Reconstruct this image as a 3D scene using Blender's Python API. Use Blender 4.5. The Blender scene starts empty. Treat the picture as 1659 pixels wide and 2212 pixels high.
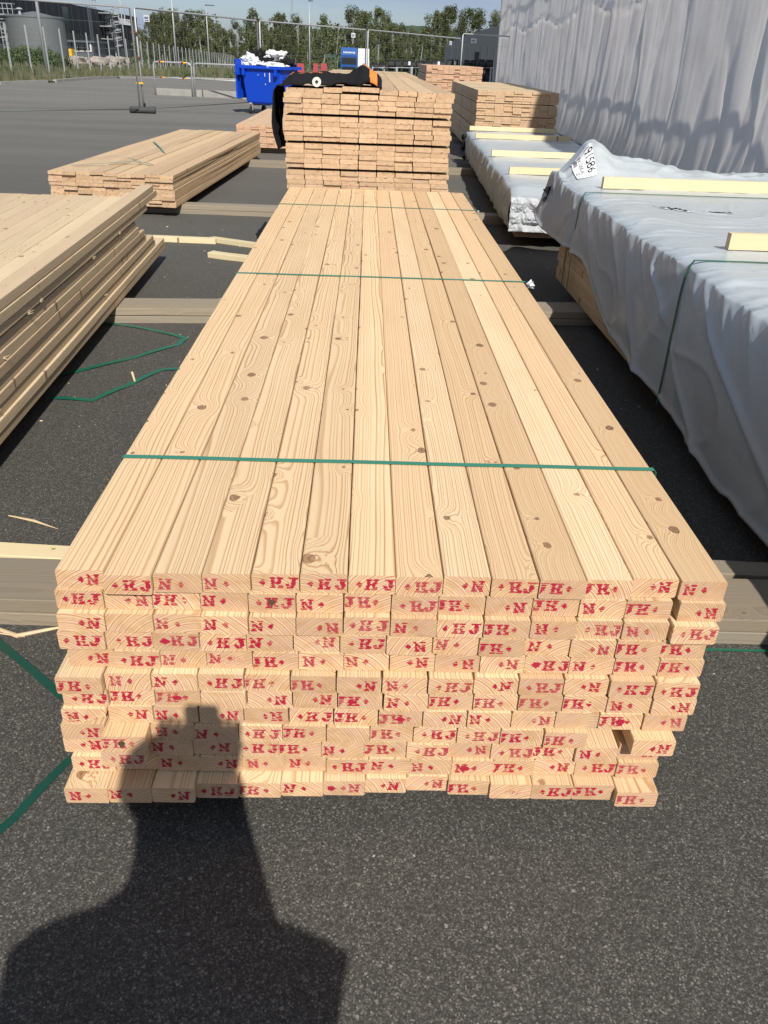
import bpy, bmesh, math, random
from mathutils import Vector, Matrix, noise as mn
R = math.radians
random.seed(7)
SC = bpy.context.scene
COL = SC.collection

# ------------------------------------------------------------------ camera
F_PX, PITCH, ROLL, YAW, CAM_H = 1720.0, R(29.694), R(2.315), R(2.042), 1.6
fwd = Vector((math.sin(YAW)*math.cos(PITCH), math.cos(YAW)*math.cos(PITCH), -math.sin(PITCH)))
rt0 = Vector((math.cos(YAW), -math.sin(YAW), 0)); up0 = rt0.cross(fwd)
rt = rt0*math.cos(ROLL)+up0*math.sin(ROLL); up = -rt0*math.sin(ROLL)+up0*math.cos(ROLL)
CP = Vector((0, 0, CAM_H))
cam = bpy.data.cameras.new("camera"); cam.sensor_fit = 'VERTICAL'; cam.sensor_height = 36.0
cam.lens = F_PX/2212*36; cam.clip_start = 0.05; cam.clip_end = 3000
co = bpy.data.objects.new("camera", cam); COL.objects.link(co)
m = Matrix((rt, up, -fwd)).transposed().to_4x4(); m.translation = CP; co.matrix_world = m
SC.camera = co
def ray(u, v): return fwd+rt*((u-829.5)/F_PX)-up*((v-1106)/F_PX)
def sight(u, v, Y):                      # point of the place seen at (u, v) at distance Y
    d = ray(u, v); return CP+d*(Y/d.y)
def gz(Y): return 0.0 if Y < 50 else -0.0115*(Y-50)   # the ground falls away gently beyond the yard

# ------------------------------------------------------------------ light
SUN_EL, SUN_AZ = R(42), R(14.5)          # sun behind the camera, a little to the right
sd = Vector((math.sin(SUN_AZ)*math.cos(SUN_EL), -math.cos(SUN_AZ)*math.cos(SUN_EL), math.sin(SUN_EL)))
sl = bpy.data.lights.new("sun", 'SUN'); sl.energy = 4.7; sl.angle = R(0.5); sl.color = (1.0, 0.955, 0.89)
so = bpy.data.objects.new("sun", sl); COL.objects.link(so); so.rotation_euler = sd.to_track_quat('Z', 'Y').to_euler()
so.location = (3, -8, 9)
W = bpy.data.worlds.new("World"); SC.world = W; W.use_nodes = True
wn, wl = W.node_tree.nodes, W.node_tree.links
bg = wn['Background']; bg.inputs[1].default_value = 0.08
sky = wn.new('ShaderNodeTexSky'); sky.sky_type = 'NISHITA'; sky.sun_disc = False
sky.sun_elevation = SUN_EL; sky.sun_rotation = math.atan2(sd.x, sd.y); sky.air_density = 1.0; sky.dust_density = 0.6; sky.ozone_density = 2.2
tc = wn.new('ShaderNodeTexCoord'); mp = wn.new('ShaderNodeMapping'); mp.inputs['Scale'].default_value = (1.2, 1.2, 9)
nz = wn.new('ShaderNodeTexNoise'); nz.inputs['Scale'].default_value = 2.6; nz.inputs['Detail'].default_value = 7
cr = wn.new('ShaderNodeValToRGB'); cr.color_ramp.elements[0].position = 0.44; cr.color_ramp.elements[1].position = 0.66
cr.color_ramp.elements[0].color = (0.03, 0.03, 0.03, 1); cr.color_ramp.elements[1].color = (.75, .75, .75, 1)
mx = wn.new('ShaderNodeMixRGB'); mx.inputs[2].default_value = (5.2, 5.8, 6.4, 1)
wl.new(tc.outputs['Generated'], mp.inputs[0]); wl.new(mp.outputs[0], nz.inputs[0]); wl.new(nz.outputs[0], cr.inputs[0])
wl.new(cr.outputs[0], mx.inputs[0]); wl.new(sky.outputs[0], mx.inputs[1]); sz = wn.new('ShaderNodeSeparateXYZ'); wl.new(tc.outputs['Generated'], sz.inputs[0])
gr = wn.new('ShaderNodeValToRGB'); gr.color_ramp.elements[0].position = 0.0; gr.color_ramp.elements[0].color = (.62, .68, .88, 1); gr.color_ramp.elements[1].position = .45; gr.color_ramp.elements[1].color = (1, 1, 1, 1)
ml = wn.new('ShaderNodeMixRGB'); ml.blend_type = 'MULTIPLY'; ml.inputs[0].default_value = 1
wl.new(sz.outputs[2], gr.inputs[0]); wl.new(mx.outputs[0], ml.inputs[1]); wl.new(gr.outputs[0], ml.inputs[2]); wl.new(ml.outputs[0], bg.inputs[0])
SC.view_settings.view_transform = 'Standard'; SC.view_settings.look = 'None'
SC.view_settings.exposure = 0.34; SC.view_settings.gamma = 1

# ------------------------------------------------------------------ materials
class NT:
    def __init__(s, name):
        s.m = bpy.data.materials.new(name); s.m.use_nodes = True
        s.n, s.l = s.m.node_tree.nodes, s.m.node_tree.links; s.b = s.n['Principled BSDF']
    def new(s, t, **k):
        n = s.n.new('ShaderNode'+t)
        for a, b in k.items(): setattr(n, a, b)
        return n
    def link(s, a, b): s.l.new(a, b)
    def val(s, sock, v):
        if hasattr(v, 'is_output') or isinstance(v, bpy.types.NodeSocket): s.l.new(v, sock)
        else: sock.default_value = v
    def math(s, op, a, b=0.0, c=None, clamp=False):
        n = s.new('Math', operation=op); n.use_clamp = clamp
        s.val(n.inputs[0], a); s.val(n.inputs[1], b)
        if c is not None: s.val(n.inputs[2], c)
        return n.outputs[0]
    def mix(s, f, a, b, mode='MIX'):
        n = s.new('MixRGB', blend_type=mode); s.val(n.inputs[0], f)
        for i, v in ((1, a), (2, b)):
            if isinstance(v, tuple) and len(v) == 3: v = v+(1,)
            s.val(n.inputs[i], v)
        return n.outputs[0]
    def noise(s, vec, scale, detail=2, rough=.5, w=None):
        n = s.new('TexNoise'); n.inputs['Scale'].default_value = scale; n.inputs['Detail'].default_value = detail
        n.inputs['Roughness'].default_value = rough
        if vec is not None: s.link(vec, n.inputs['Vector'])
        return n
    def map(s, vec, scale=(1, 1, 1), loc=(0, 0, 0), rot=(0, 0, 0)):
        n = s.new('Mapping'); n.inputs['Scale'].default_value = scale; n.inputs['Location'].default_value = loc; n.inputs['Rotation'].default_value = rot
        s.link(vec, n.inputs[0]); return n.outputs[0]
    def ramp(s, f, stops):
        n = s.new('ValToRGB'); e = n.color_ramp.elements
        while len(e) < len(stops): e.new(0.5)
        for i, (p, c) in enumerate(stops):
            e[i].position = p; e[i].color = (c, c, c, 1) if not isinstance(c, tuple) else c+(1,)
        s.link(f, n.inputs[0]); return n.outputs[0]
    def bump(s, h, strength, dist):
        n = s.new('Bump'); n.inputs['Strength'].default_value = strength; n.inputs['Distance'].default_value = dist
        s.link(h, n.inputs['Height']); s.link(n.outputs[0], s.b.inputs['Normal'])
    def base(s, v): s.val(s.b.inputs['Base Color'], v+(1,) if isinstance(v, tuple) and len(v) == 3 else v)
    def rough(s, v): s.val(s.b.inputs['Roughness'], v)

def wood(name, light, dark, tint, spacing=.0048, ringc=.75, knots=.5, weather=0.0, pink=(.60, .37, .27)):
    t = NT(name); tcn = t.new('TexCoord'); oi = t.new('ObjectInfo'); rnd = oi.outputs['Random']
    wnz = t.new('TexWhiteNoise', noise_dimensions='1D'); t.link(rnd, wnz.inputs['W'])
    sep = t.new('SeparateColor'); t.link(wnz.outputs['Color'], sep.inputs[0]); r1, r2, r3 = sep.outputs
    off = t.new('CombineXYZ'); t.link(t.math('MULTIPLY', r1, 31.0), off.inputs[0]); t.link(t.math('MULTIPLY', r2, 83.0), off.inputs[1])
    add = t.new('VectorMath', operation='ADD'); t.link(tcn.outputs['Object'], add.inputs[0]); t.link(off.outputs[0], add.inputs[1])
    P = add.outputs[0]
    nrm0 = t.new('SeparateXYZ'); t.link(tcn.outputs['Normal'], nrm0.inputs[0])
    # knots: a sparse set of centres along the length
    vk = t.new('TexVoronoi', voronoi_dimensions='2D'); vk.inputs['Scale'].default_value = 1
    t.link(t.map(P, (7.0, 5.2, 1)), vk.inputs['Vector'])
    kd = t.math('MULTIPLY', vk.outputs['Distance'], 0.165)
    ks = t.new('SeparateColor'); t.link(vk.outputs['Color'], ks.inputs[0])
    has = t.math('MULTIPLY', t.math('GREATER_THAN', ks.outputs[0], 1-knots), t.math('LESS_THAN', t.math('ABSOLUTE', nrm0.outputs[1]), .7))
    krad = t.math('MULTIPLY_ADD', t.math('POWER', ks.outputs[1], 2), .013, .005)
    kd = t.math('MULTIPLY_ADD', t.noise(t.map(P, (90, 60, 90)), 1, 3).outputs[0], .012, t.math('ADD', kd, -.006))
    infl = t.math('MULTIPLY', t.math('POWER', 2.718, t.math('MULTIPLY', t.math('POWER', t.math('DIVIDE', kd, t.math('MULTIPLY_ADD', krad, 2.0, .012)), 2), -1)), has)
    # the pith wanders along the length, which draws the arches on the flat-sawn faces
    n1 = t.noise(t.map(P, (2.0, .55, 2.0)), 1.0, 2, .5)
    n2 = t.noise(t.map(P, (9, 1.5, 9)), 1.0, 3, .5)
    sp = t.new('SeparateXYZ'); t.link(tcn.outputs['Object'], sp.inputs[0])
    tt = t.math('MULTIPLY_ADD', r1, 2, -1)
    px = t.math('ADD', t.math('MULTIPLY_ADD', tt, .10, .048), t.math('MULTIPLY', t.math('SIGN', tt), .035))
    pz = t.math('MULTIPLY_ADD', r2, -.10, -.018)
    n1s = t.new('SeparateColor'); t.link(n1.outputs['Color'], n1s.inputs[0])
    dx = t.math('ADD', t.math('SUBTRACT', sp.outputs[0], px), t.math('MULTIPLY_ADD', n1s.outputs[0], .04, -.02))
    dz = t.math('ADD', t.math('SUBTRACT', sp.outputs[2], pz), t.math('MULTIPLY_ADD', n1s.outputs[1], .032, -.016))
    rr = t.math('SQRT', t.math('ADD', t.math('MULTIPLY', dx, dx), t.math('MULTIPLY', dz, dz)))
    rr = t.math('ADD', rr, t.math('MULTIPLY_ADD', n2.outputs[0], .0045, -.00225))
    rr = t.math('ADD', rr, t.math('MULTIPLY', infl, .022))
    spac = t.math('MULTIPLY_ADD', r3, spacing*.5, spacing*.65)
    nrm = t.new('SeparateXYZ'); t.link(tcn.outputs['Normal'], nrm.inputs[0]); end = t.math('GREATER_THAN', t.math('ABSOLUTE', nrm.outputs[1]), .7)
    rq = t.math('DIVIDE', rr, spac)
    rq = t.math('ADD', rq, t.math('MULTIPLY', t.math('SINE', t.math('MULTIPLY', rq, 1.7)), .28))
    lw = t.new('TexWhiteNoise', noise_dimensions='1D'); t.link(t.math('FLOOR', rq), lw.inputs['W'])
    w = t.math('FRACT', rq)
    ring = t.ramp(w, [(0, .15), (.06, 0), (.60, .06), (.86, 1), (.95, .9), (1, .15)])
    # tone of each board
    fib = t.noise(t.map(P, (260, 7, 260)), 1.0, 2, .6)
    blot = t.noise(t.map(P, (9, 1.6, 9)), 1.0, 3, .6)
    base = t.mix(r1, light, tint)
    base = t.mix(t.math('MULTIPLY', r2, .12), base, dark)
    base = t.mix(t.math('MULTIPLY_ADD', blot.outputs[0], .8, -.34, True), base, t.mix(.35, tint, dark))
    ringf = t.math('MULTIPLY', t.math('MULTIPLY', ring, t.math('MULTIPLY_ADD', r3, -.10*ringc, .95*ringc)), t.math('MULTIPLY_ADD', lw.outputs['Value'], .80, .62))
    ringf = t.math('MULTIPLY', ringf, t.math('MULTIPLY_ADD', blot.outputs[0], 1.0, .45, True), clamp=True)
    ringf = t.math('MULTIPLY', ringf, t.math('MULTIPLY_ADD', end, 1.0, 1.0), clamp=True)
    eb = t.noise(t.map(P, (26, 5, 34)), 1.0, 3, .6); es = t.new('SeparateColor'); t.link(eb.outputs['Color'], es.inputs[0])
    base = t.mix(t.math('MULTIPLY', end, .45), base, t.mix(.35, tint, dark))
    base = t.mix(t.math('MULTIPLY', end, t.ramp(es.outputs[0], [(.36, 0), (.60, .75)])), base, pink)
    base = t.mix(t.math('MULTIPLY', end, t.ramp(es.outputs[1], [(.48, 0), (.70, .75)])), base, t.mix(.6, tint, dark))
    c = t.mix(ringf, base, dark)
    c = t.mix(t.math('MULTIPLY_ADD', fib.outputs[0], .5, -.12, True), c, t.mix(.35, base, dark))
    # the knot itself: reddish disc, darker rim
    kin = t.math('MULTIPLY', has, t.ramp(t.math('DIVIDE', kd, krad), [(0, 1.0), (.8, .85), (1.0, 0)]))
    c = t.mix(t.math('MULTIPLY', kin, .75), c, (.24, .105, .045))
    rim = t.math('MULTIPLY', has, t.ramp(t.math('DIVIDE', kd, krad), [(0, .9), (.18, .2), (.35, .6), (.5, .15), (.7, .5), (.88, 1.0), (1.0, 0)]))
    c = t.mix(t.math('MULTIPLY', rim, t.math('MULTIPLY_ADD', ks.outputs[2], .95, .08)), c, (.06, .03, .02))
    if weather:
        wn_ = t.noise(t.map(P, (6, 1.2, 6)), 1, 4, .6)
        c = t.mix(t.math('MULTIPLY', t.math('MULTIPLY_ADD', wn_.outputs[0], 1.2, .0, True), weather), c, (.21, .195, .165))
    hs = t.new('HueSaturation'); t.link(c, hs.inputs['Color'])
    hs.inputs['Hue'].default_value = .5; t.link(t.math('MULTIPLY_ADD', r3, .20, .88), hs.inputs['Value'])
    t.link(hs.outputs[0], t.b.inputs['Base Color'])
    t.rough(t.math('MULTIPLY_ADD', ring, -.12, .72)); t.b.inputs['Specular IOR Level'].default_value = .3
    t.bump(t.math('ADD', ring, fib.outputs[0]), .35, .0006)
    return t.m
PINE = wood("planed_pine", (.770, .592, .368), (.375, .182, .066), (.715, .505, .292), spacing=.0048, ringc=.85, knots=.52, pink=(.60, .40, .29))
PINE_LEFT = wood("pale_pine", (.66, .53, .34), (.32, .20, .10), (.60, .46, .30), ringc=.8, knots=.75)
BOARD = wood("pine_boards", (.62, .47, .29), (.33, .18, .08), (.56, .40, .245), ringc=.5, knots=.3, pink=(.60, .43, .29))
BOARD_RED = wood("reddish_boards", (.60, .44, .28), (.33, .17, .085), (.54, .38, .24), ringc=.5, knots=.2)
BATTEN = wood("fresh_batten", (.68, .59, .38), (.45, .33, .16), (.66, .55, .34), ringc=.4, knots=.5)
BEARER = wood("weathered_bearer", (.36, .285, .18), (.14, .09, .05), (.30, .235, .15), spacing=.007, ringc=.6, weather=.9)

def plain(name, col, rough=.6, metal=0, var=.12, scale=6, spec=.5, bump=0, bscale=40):
    t = NT(name); tcn = t.new('TexCoord'); n = t.noise(tcn.outputs['Object'], scale, 5, .6)
    t.base(t.mix(t.math('MULTIPLY', t.ramp(n.outputs[0], [(.3, 0), (.75, 1)]), var*2, clamp=True), col, tuple(x*.55 for x in col)))
    t.rough(t.math('MULTIPLY_ADD', n.outputs[0], .25, rough-.12)); t.b.inputs['Metallic'].default_value = metal
    t.b.inputs['Specular IOR Level'].default_value = spec
    if bump:
        n2 = t.noise(tcn.outputs['Object'], bscale, 4, .6); t.bump(n2.outputs[0], .5, bump)
    return t.m

def asphalt():
    t = NT("asphalt"); g = t.new('TexCoord').outputs['Object']
    dn = t.noise(g, 210, 2, .6); dv = t.new('VectorMath', operation='MULTIPLY_ADD'); t.link(dn.outputs['Color'], dv.inputs[0]); dv.inputs[1].default_value = (.006, .006, 0); t.link(g, dv.inputs[2]); q = dv.outputs[0]
    def cells(scale):
        v = t.new('TexVoronoi'); v.inputs['Scale'].default_value = scale; t.link(q, v.inputs['Vector']); s = t.new('SeparateColor'); t.link(v.outputs['Color'], s.inputs[0]); return v.outputs['Distance'], s.outputs
    d1, c1 = cells(270); d2, c2 = cells(135); d3, c3 = cells(48)
    stone = t.ramp(c1[0], [(0, (.038,.036,.031)), (.45, (.068,.064,.055)), (.75, (.106,.100,.086)), (.92, (.165,.156,.134)), (1, (.27,.255,.225))])
    c = t.mix(1.0, stone, t.ramp(d1, [(0, 1.0), (.4, .9), (.7, .45)]), 'MULTIPLY')
    m2 = t.math('MULTIPLY', t.math('GREATER_THAN', c2[0], .86), t.ramp(d2, [(.0, 1), (.30, .85), (.52, 0)]))
    c = t.mix(t.math('MULTIPLY', m2, t.math('MULTIPLY_ADD', c2[2], .8, .1)), c, t.mix(c2[1], (.12, .113, .10), (.32, .30, .26)))
    m3 = t.math('MULTIPLY', t.math('GREATER_THAN', c3[0], .975), t.ramp(d3, [(.0, 1), (.16, .9), (.26, 0)]))
    c = t.mix(m3, c, t.mix(c3[1], (.14, .13, .115), (.34, .31, .27)))
    big = t.noise(g, .45, 5, .6); mid = t.noise(t.map(g, (3, 1.3, 1)), 1.5, 4, .6); grit = t.noise(g, 420, 3, .7)
    c = t.mix(t.math('MULTIPLY_ADD', grit.outputs[0], .9, -.32, True), c, t.mix(.5, c, (.085, .081, .072)))
    c = t.mix(t.math('MULTIPLY', t.math('MULTIPLY_ADD', big.outputs[0], 1.1, -.15, True), .35), c, (.080, .076, .068))
    c = t.mix(t.math('MULTIPLY_ADD', mid.outputs[0], .7, -.22, True), c, t.mix(.5, c, (.040, .038, .034)))
    sp = t.new('SeparateXYZ'); t.link(g, sp.inputs[0])
    far_tone = t.ramp(t.math('DIVIDE', sp.outputs[1], 40.0), [(.10, 0), (.38, .6), (.8, 1)])  # asphalt colour turns paler with distance down the yard
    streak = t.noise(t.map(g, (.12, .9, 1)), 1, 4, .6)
    c = t.mix(t.math('MULTIPLY', far_tone, t.math('MULTIPLY_ADD', streak.outputs[0], .9, .30, True)), c, (.190, .180, .160))
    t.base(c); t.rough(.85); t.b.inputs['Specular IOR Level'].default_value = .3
    t.bump(t.math('SUBTRACT', c1[1], d1), .5, .0018); return t.m
ASPHALT = asphalt()

def sheet(name, col, rough, bumps, dirt=(.30, .27, .23), dirtf=.3, folds=(1, 1, 1), spec=.5, trans=0):
    t = NT(name); g = t.new('TexCoord').outputs['Object']
    n = t.noise(t.map(g, folds), 1, 6, .62); n2 = t.noise(g, 2.2, 4, .6); n3 = t.noise(t.map(g, tuple(f*5 for f in folds)), 1, 4, .6)
    c = t.mix(t.math('MULTIPLY', t.ramp(n2.outputs[0], [(.42, 0), (.75, 1)]), dirtf), col, dirt)
    c = t.mix(t.math('MULTIPLY', t.ramp(n.outputs[0], [(.35, 0), (.8, 1)]), dirtf*.7), c, tuple(x*.8 for x in col))
    t.base(c); t.rough(t.math('MULTIPLY_ADD', n3.outputs[0], .25, rough-.1)); t.b.inputs['Specular IOR Level'].default_value = spec
    t.bump(t.math('MULTIPLY_ADD', n.outputs[0], 1.0, t.math('MULTIPLY', n3.outputs[0], .35)), .8, bumps)
    return t.m
TARP = sheet("grey_white_plastic", (.405, .445, .465), .29, .0015, dirt=(.42, .40, .36), dirtf=.35, folds=(4, 14, 7))
TARP_SILVER = sheet("silver_plastic", (.40, .42, .44), .30, .02, dirtf=.25, folds=(14, 8, 12))
WALLSHEET = sheet("weathered_scaffold_sheet", (.84, .80, .77), .42, .010, dirt=(.62, .57, .52), dirtf=.5, folds=(2, 3.2, .35))
STRAP = plain("green_strap", (.035, .20, .13), .35, var=.1, spec=.5)
STRAP_DEEP = plain("deep_green_strap", (.006, .055, .035), .4, var=.1)
STRAP_DARK = plain("dark_green_strap", (.010, .115, .070), .35, var=.1, spec=.5)
INK = plain("red_stamp_ink", (.40, .010, .038), .6, var=.25, scale=150)
INK_FADED = plain("faded_red_stamp_ink", (.46, .055, .07), .65, var=.5, scale=220)
INK_DARK = plain("dull_red_ink", (.26, .07, .05), .6, var=.2, scale=150)
GALV = plain("galvanised_steel", (.42, .43, .43), .5, metal=.3, var=.15, scale=20)
BLUE = plain("blue_plastic", (.003, .055, .50), .38, var=.06, scale=3)
BLACK = plain("black_plastic", (.010, .010, .011), .6, var=.1, spec=.25)
RUBBER = plain("grey_rubber", (.05, .052, .050), .8, var=.2)
CLOTH = plain("black_workwear", (.010, .010, .012), .9, var=.2, bump=.002, bscale=60, spec=.2)
ORANGE = plain("orange_workwear", (.62, .19, .03), .8, var=.15, bump=.001)
WHITEP = plain("white_plastic_film", (.72, .73, .74), .4, var=.15, bump=.02, bscale=14)
CREAM = plain("white_card", (.66, .63, .57), .7, var=.15)
PAPER = plain("label_paper", (.80, .80, .80), .5, var=.04)
PRINT = plain("black_print", (.015, .015, .015), .6, var=.05)
CONC = plain("concrete", (.33, .32, .29), .85, var=.3, scale=3, bump=.01, bscale=20)
DARKWALL = plain("black_cladding", (.010, .011, .015), .6, var=.2, scale=.3)
GREYWALL = plain("grey_cladding", (.085, .095, .105), .6, var=.15, scale=.3)
TANKM = plain("grey_tank_paint", (.125, .135, .135), .55, var=.15, scale=.6)
GLASS = plain("dark_glass", (.02, .025, .03), .12, var=.05)
WHITE = plain("white_paint", (.70, .71, .72), .4, var=.06)
YELLOW = plain("yellow_paint", (.70, .42, .02), .5, var=.1)
REDP = plain("red_paint", (.30, .02, .025), .5, var=.1)
TRUCKB = plain("blue_truck_paint", (.01, .07, .25), .35, var=.05)
TYRE = plain("tyre_rubber", (.02, .02, .02), .85, var=.1)
CARS = [plain("car_white", (.68, .69, .70), .3, var=.03), plain("car_dark", (.05, .03, .035), .3, var=.03), plain("car_silver", (.35, .36, .37), .3, metal=.3, var=.03)]
ROCK = plain("pinkish_rubble", (.34, .29, .25), .9, var=.3, scale=2, bump=.05, bscale=4)
BARK = plain("birch_bark", (.36, .35, .32), .85, var=.6, scale=5)
SKIN = plain("skin", (.55, .34, .25), .6, var=.05); HAIR = plain("brown_hair", (.05, .03, .02), .7); SHIRT = plain("dark_work_jacket", (.03, .035, .05), .85)
def foliage(name, a, b, sc=1.2):
    t = NT(name); g = t.new('TexCoord').outputs['Object']; n = t.noise(g, sc, 4, .7); oi = t.new('ObjectInfo')
    c = t.mix(t.ramp(n.outputs[0], [(.35, 0), (.65, 1)]), a, b)
    hs = t.new('HueSaturation'); t.link(c, hs.inputs['Color']); t.link(t.math('MULTIPLY_ADD', oi.outputs['Random'], .5, .75), hs.inputs['Value'])
    t.link(hs.outputs[0], t.b.inputs['Base Color']); t.rough(.8); t.b.inputs['Specular IOR Level'].default_value = .2; return t.m
LEAF = foliage("birch_leaves", (.06, .075, .026), (.105, .115, .048))
BUSHL = foliage("bush_leaves", (.045, .075, .022), (.10, .13, .045))
GRASSM = foliage("dry_grass", (.06, .075, .032), (.135, .125, .075), 1.2)
MESHW2 = plain("thin_fence_wire", (.20, .21, .21), .6, metal=.2)
MESHW = plain("fence_wire", (.10, .115, .105), .6, metal=.2)
HILLM = foliage("hill_forest", (.028, .048, .030), (.045, .068, .040), .05)
WOODM = foliage("far_woodland", (.050, .062, .026), (.085, .095, .042), .2)

_t = WALLSHEET.node_tree; _tr = _t.nodes.new('ShaderNodeBsdfTranslucent'); _mx = _t.nodes.new('ShaderNodeMixShader'); _mx.inputs[0].default_value = .56
_bc = _t.nodes['Principled BSDF'].inputs['Base Color'].links[0].from_socket; _nn = _t.nodes['Principled BSDF'].inputs['Normal'].links[0].from_socket
_t.links.new(_bc, _tr.inputs['Color']); pass
_t.links.new(_t.nodes['Principled BSDF'].outputs[0], _mx.inputs[1]); _t.links.new(_tr.outputs[0], _mx.inputs[2]); _t.links.new(_mx.outputs[0], _t.nodes['Material Output'].inputs[0])

# ------------------------------------------------------------------ object helpers
def link(name, me, mats, parent=None, loc=None, rotz=0):
    o = bpy.data.objects.new(name, me); COL.objects.link(o)
    if me is not None:
        for mm in (mats if isinstance(mats, (list, tuple)) else [mats]): me.materials.append(mm)
    if parent is not None: o.parent = parent
    if loc is not None: o.location = loc
    if rotz: o.rotation_euler = (0, 0, rotz)
    return o
def tag(o, label=None, cat=None, group=None, kind=None):
    if label: o['label'] = label
    if cat: o['category'] = cat
    if group: o['group'] = group
    if kind: o['kind'] = kind
    return o
def empty(name, loc, label, cat, group=None, rotz=0):
    o = bpy.data.objects.new(name, None); COL.objects.link(o); o.location = loc; o.rotation_euler = (0, 0, rotz); o.empty_display_size = .1
    return tag(o, label, cat, group)
class MB:
    def __init__(s): s.v, s.f, s.mi = [], [], []
    def add(s, vs, fs, mi=0):
        k = len(s.v); s.v += [tuple(v) for v in vs]; s.f += [tuple(i+k for i in f) for f in fs]; s.mi += [mi]*len(fs); return s
    def box(s, a, b, mi=0, M=None):
        x0, y0, z0 = a; x1, y1, z1 = b
        vs = [Vector(p) for p in ((x0, y0, z0), (x1, y0, z0), (x1, y1, z0), (x0, y1, z0), (x0, y0, z1), (x1, y0, z1), (x1, y1, z1), (x0, y1, z1))]
        if M is not None: vs = [M @ v for v in vs]
        return s.add(vs, [(0, 3, 2, 1), (4, 5, 6, 7), (0, 1, 5, 4), (1, 2, 6, 5), (2, 3, 7, 6), (3, 0, 4, 7)], mi)
    def tube(s, pts, r, n=8, mi=0, cap=True):
        pts = [Vector(p) for p in pts]; rs = r if isinstance(r, (list, tuple)) else [r]*len(pts); vs, fs = [], []
        for i, p in enumerate(pts):
            d = (pts[min(i+1, len(pts)-1)]-pts[max(i-1, 0)]).normalized()
            a = d.orthogonal().normalized() if abs(d.z) > .9 else d.cross(Vector((0, 0, 1))).normalized()
            if abs(d.z) > .9: a = (Vector((1, 0, 0))-d*d.x).normalized()
            b = d.cross(a)
            for k in range(n):
                t = 2*math.pi*k/n; vs.append(p+(a*math.cos(t)+b*math.sin(t))*rs[i])
        for i in range(len(pts)-1):
            for k in range(n): fs.append((i*n+k, i*n+(k+1) % n, (i+1)*n+(k+1) % n, (i+1)*n+k))
        if cap: fs.append(tuple(range(n-1, -1, -1))); fs.append(tuple((len(pts)-1)*n+k for k in range(n)))
        return s.add(vs, fs, mi)
    def mesh(s, smooth=False):
        me = bpy.data.meshes.new("m"); me.from_pydata(s.v, [], s.f)
        for p, i in zip(me.polygons, s.mi): p.material_index = i; p.use_smooth = smooth
        me.update(); return me
    def build(s, name, mats, parent=None, loc=None, rotz=0, smooth=False):
        return link(name, s.mesh(smooth), mats, parent, loc, rotz)
ORD = ['zeroth', 'first', 'second', 'third', 'fourth', 'fifth', 'sixth', 'seventh', 'eighth', 'ninth', 'tenth', 'eleventh', 'twelfth', 'thirteenth', 'fourteenth', 'fifteenth', 'sixteenth', 'seventeenth', 'eighteenth', 'nineteenth', 'twentieth', 'twenty-first']

# ------------------------------------------------------------------ timber
GL = {'N': ["##...####", ".##...##.", ".###..##.", ".#.##.##.", ".#..####.", ".##..###.", "####..##."],
      'H': ["####.####", ".##...##.", ".##..###.", ".######..", ".##..##..", ".##...###", "####.####"],
      'J': ["..#######", "....###..", "....###..", "....###..", "##..###..", "###.##...", ".####...."],
      'o': ["..#..", ".###.", "####.", ".###.", "..#.."]}
LAY = {'A': (('o', .040), ('N', .058)), 'B': (('N', .007), ('o', .044)), 'C': (('o', .016), ('H', .037), ('J', .070)),
       'D': (('J', -.007), ('H', .023), ('o', .056)), 'E': ()}
def stamp(mb, kind, w, h, rng, sc=1.0, mi=1, y=-.0004):
    dy0 = rng.uniform(-.003, .003); dx0 = rng.uniform(-.004, .004)
    for g, x0 in LAY[kind]:
        bm_ = GL[g]; ch = .0039 if g != 'o' else .0030; cw = .0029 if g != 'o' else .0026; n = len(bm_); top = h/2+n*ch/2+dy0
        sl_ = rng.uniform(-.0006, .0006)
        for r, line in enumerate(bm_):
            i = 0
            while i < len(line):
                if line[i] != '#': i += 1; continue
                j = i
                while j < len(line) and line[j] == '#': j += 1
                for half in (0, 1):
                    if rng.random() < .06: continue
                    a = x0+dx0+i*cw+rng.uniform(-.0019, .0009)+sl_*r; b = x0+dx0+j*cw+rng.uniform(-.0009, .0019)+sl_*r
                    a = max(a, .0012); b = min(b, w-.0012)
                    if b-a < .0005: continue
                    z1 = top-(r+half*.5)*ch; z0 = z1-ch*.5-(.0001 if rng.random() < .8 else -.0006)
                    if z0 < .002 or z1 > h-.002: continue
                    mb.add([(a, y, z0), (b, y, z0), (b, y, z1), (a, y, z1)], [(0, 1, 2, 3)], mi)
                i = j
def blob(mb, cx, cz, rx, rz, rng, mi=1, y=-.0006, n=16):
    vs = []
    for k in range(n):
        a = 2*math.pi*k/n; q = rng.uniform(.55, 1.1); vs.append((cx+math.cos(a)*rx*q, y, cz+math.sin(a)*rz*q))
    mb.add(vs, [tuple(range(n))], mi)
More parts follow.
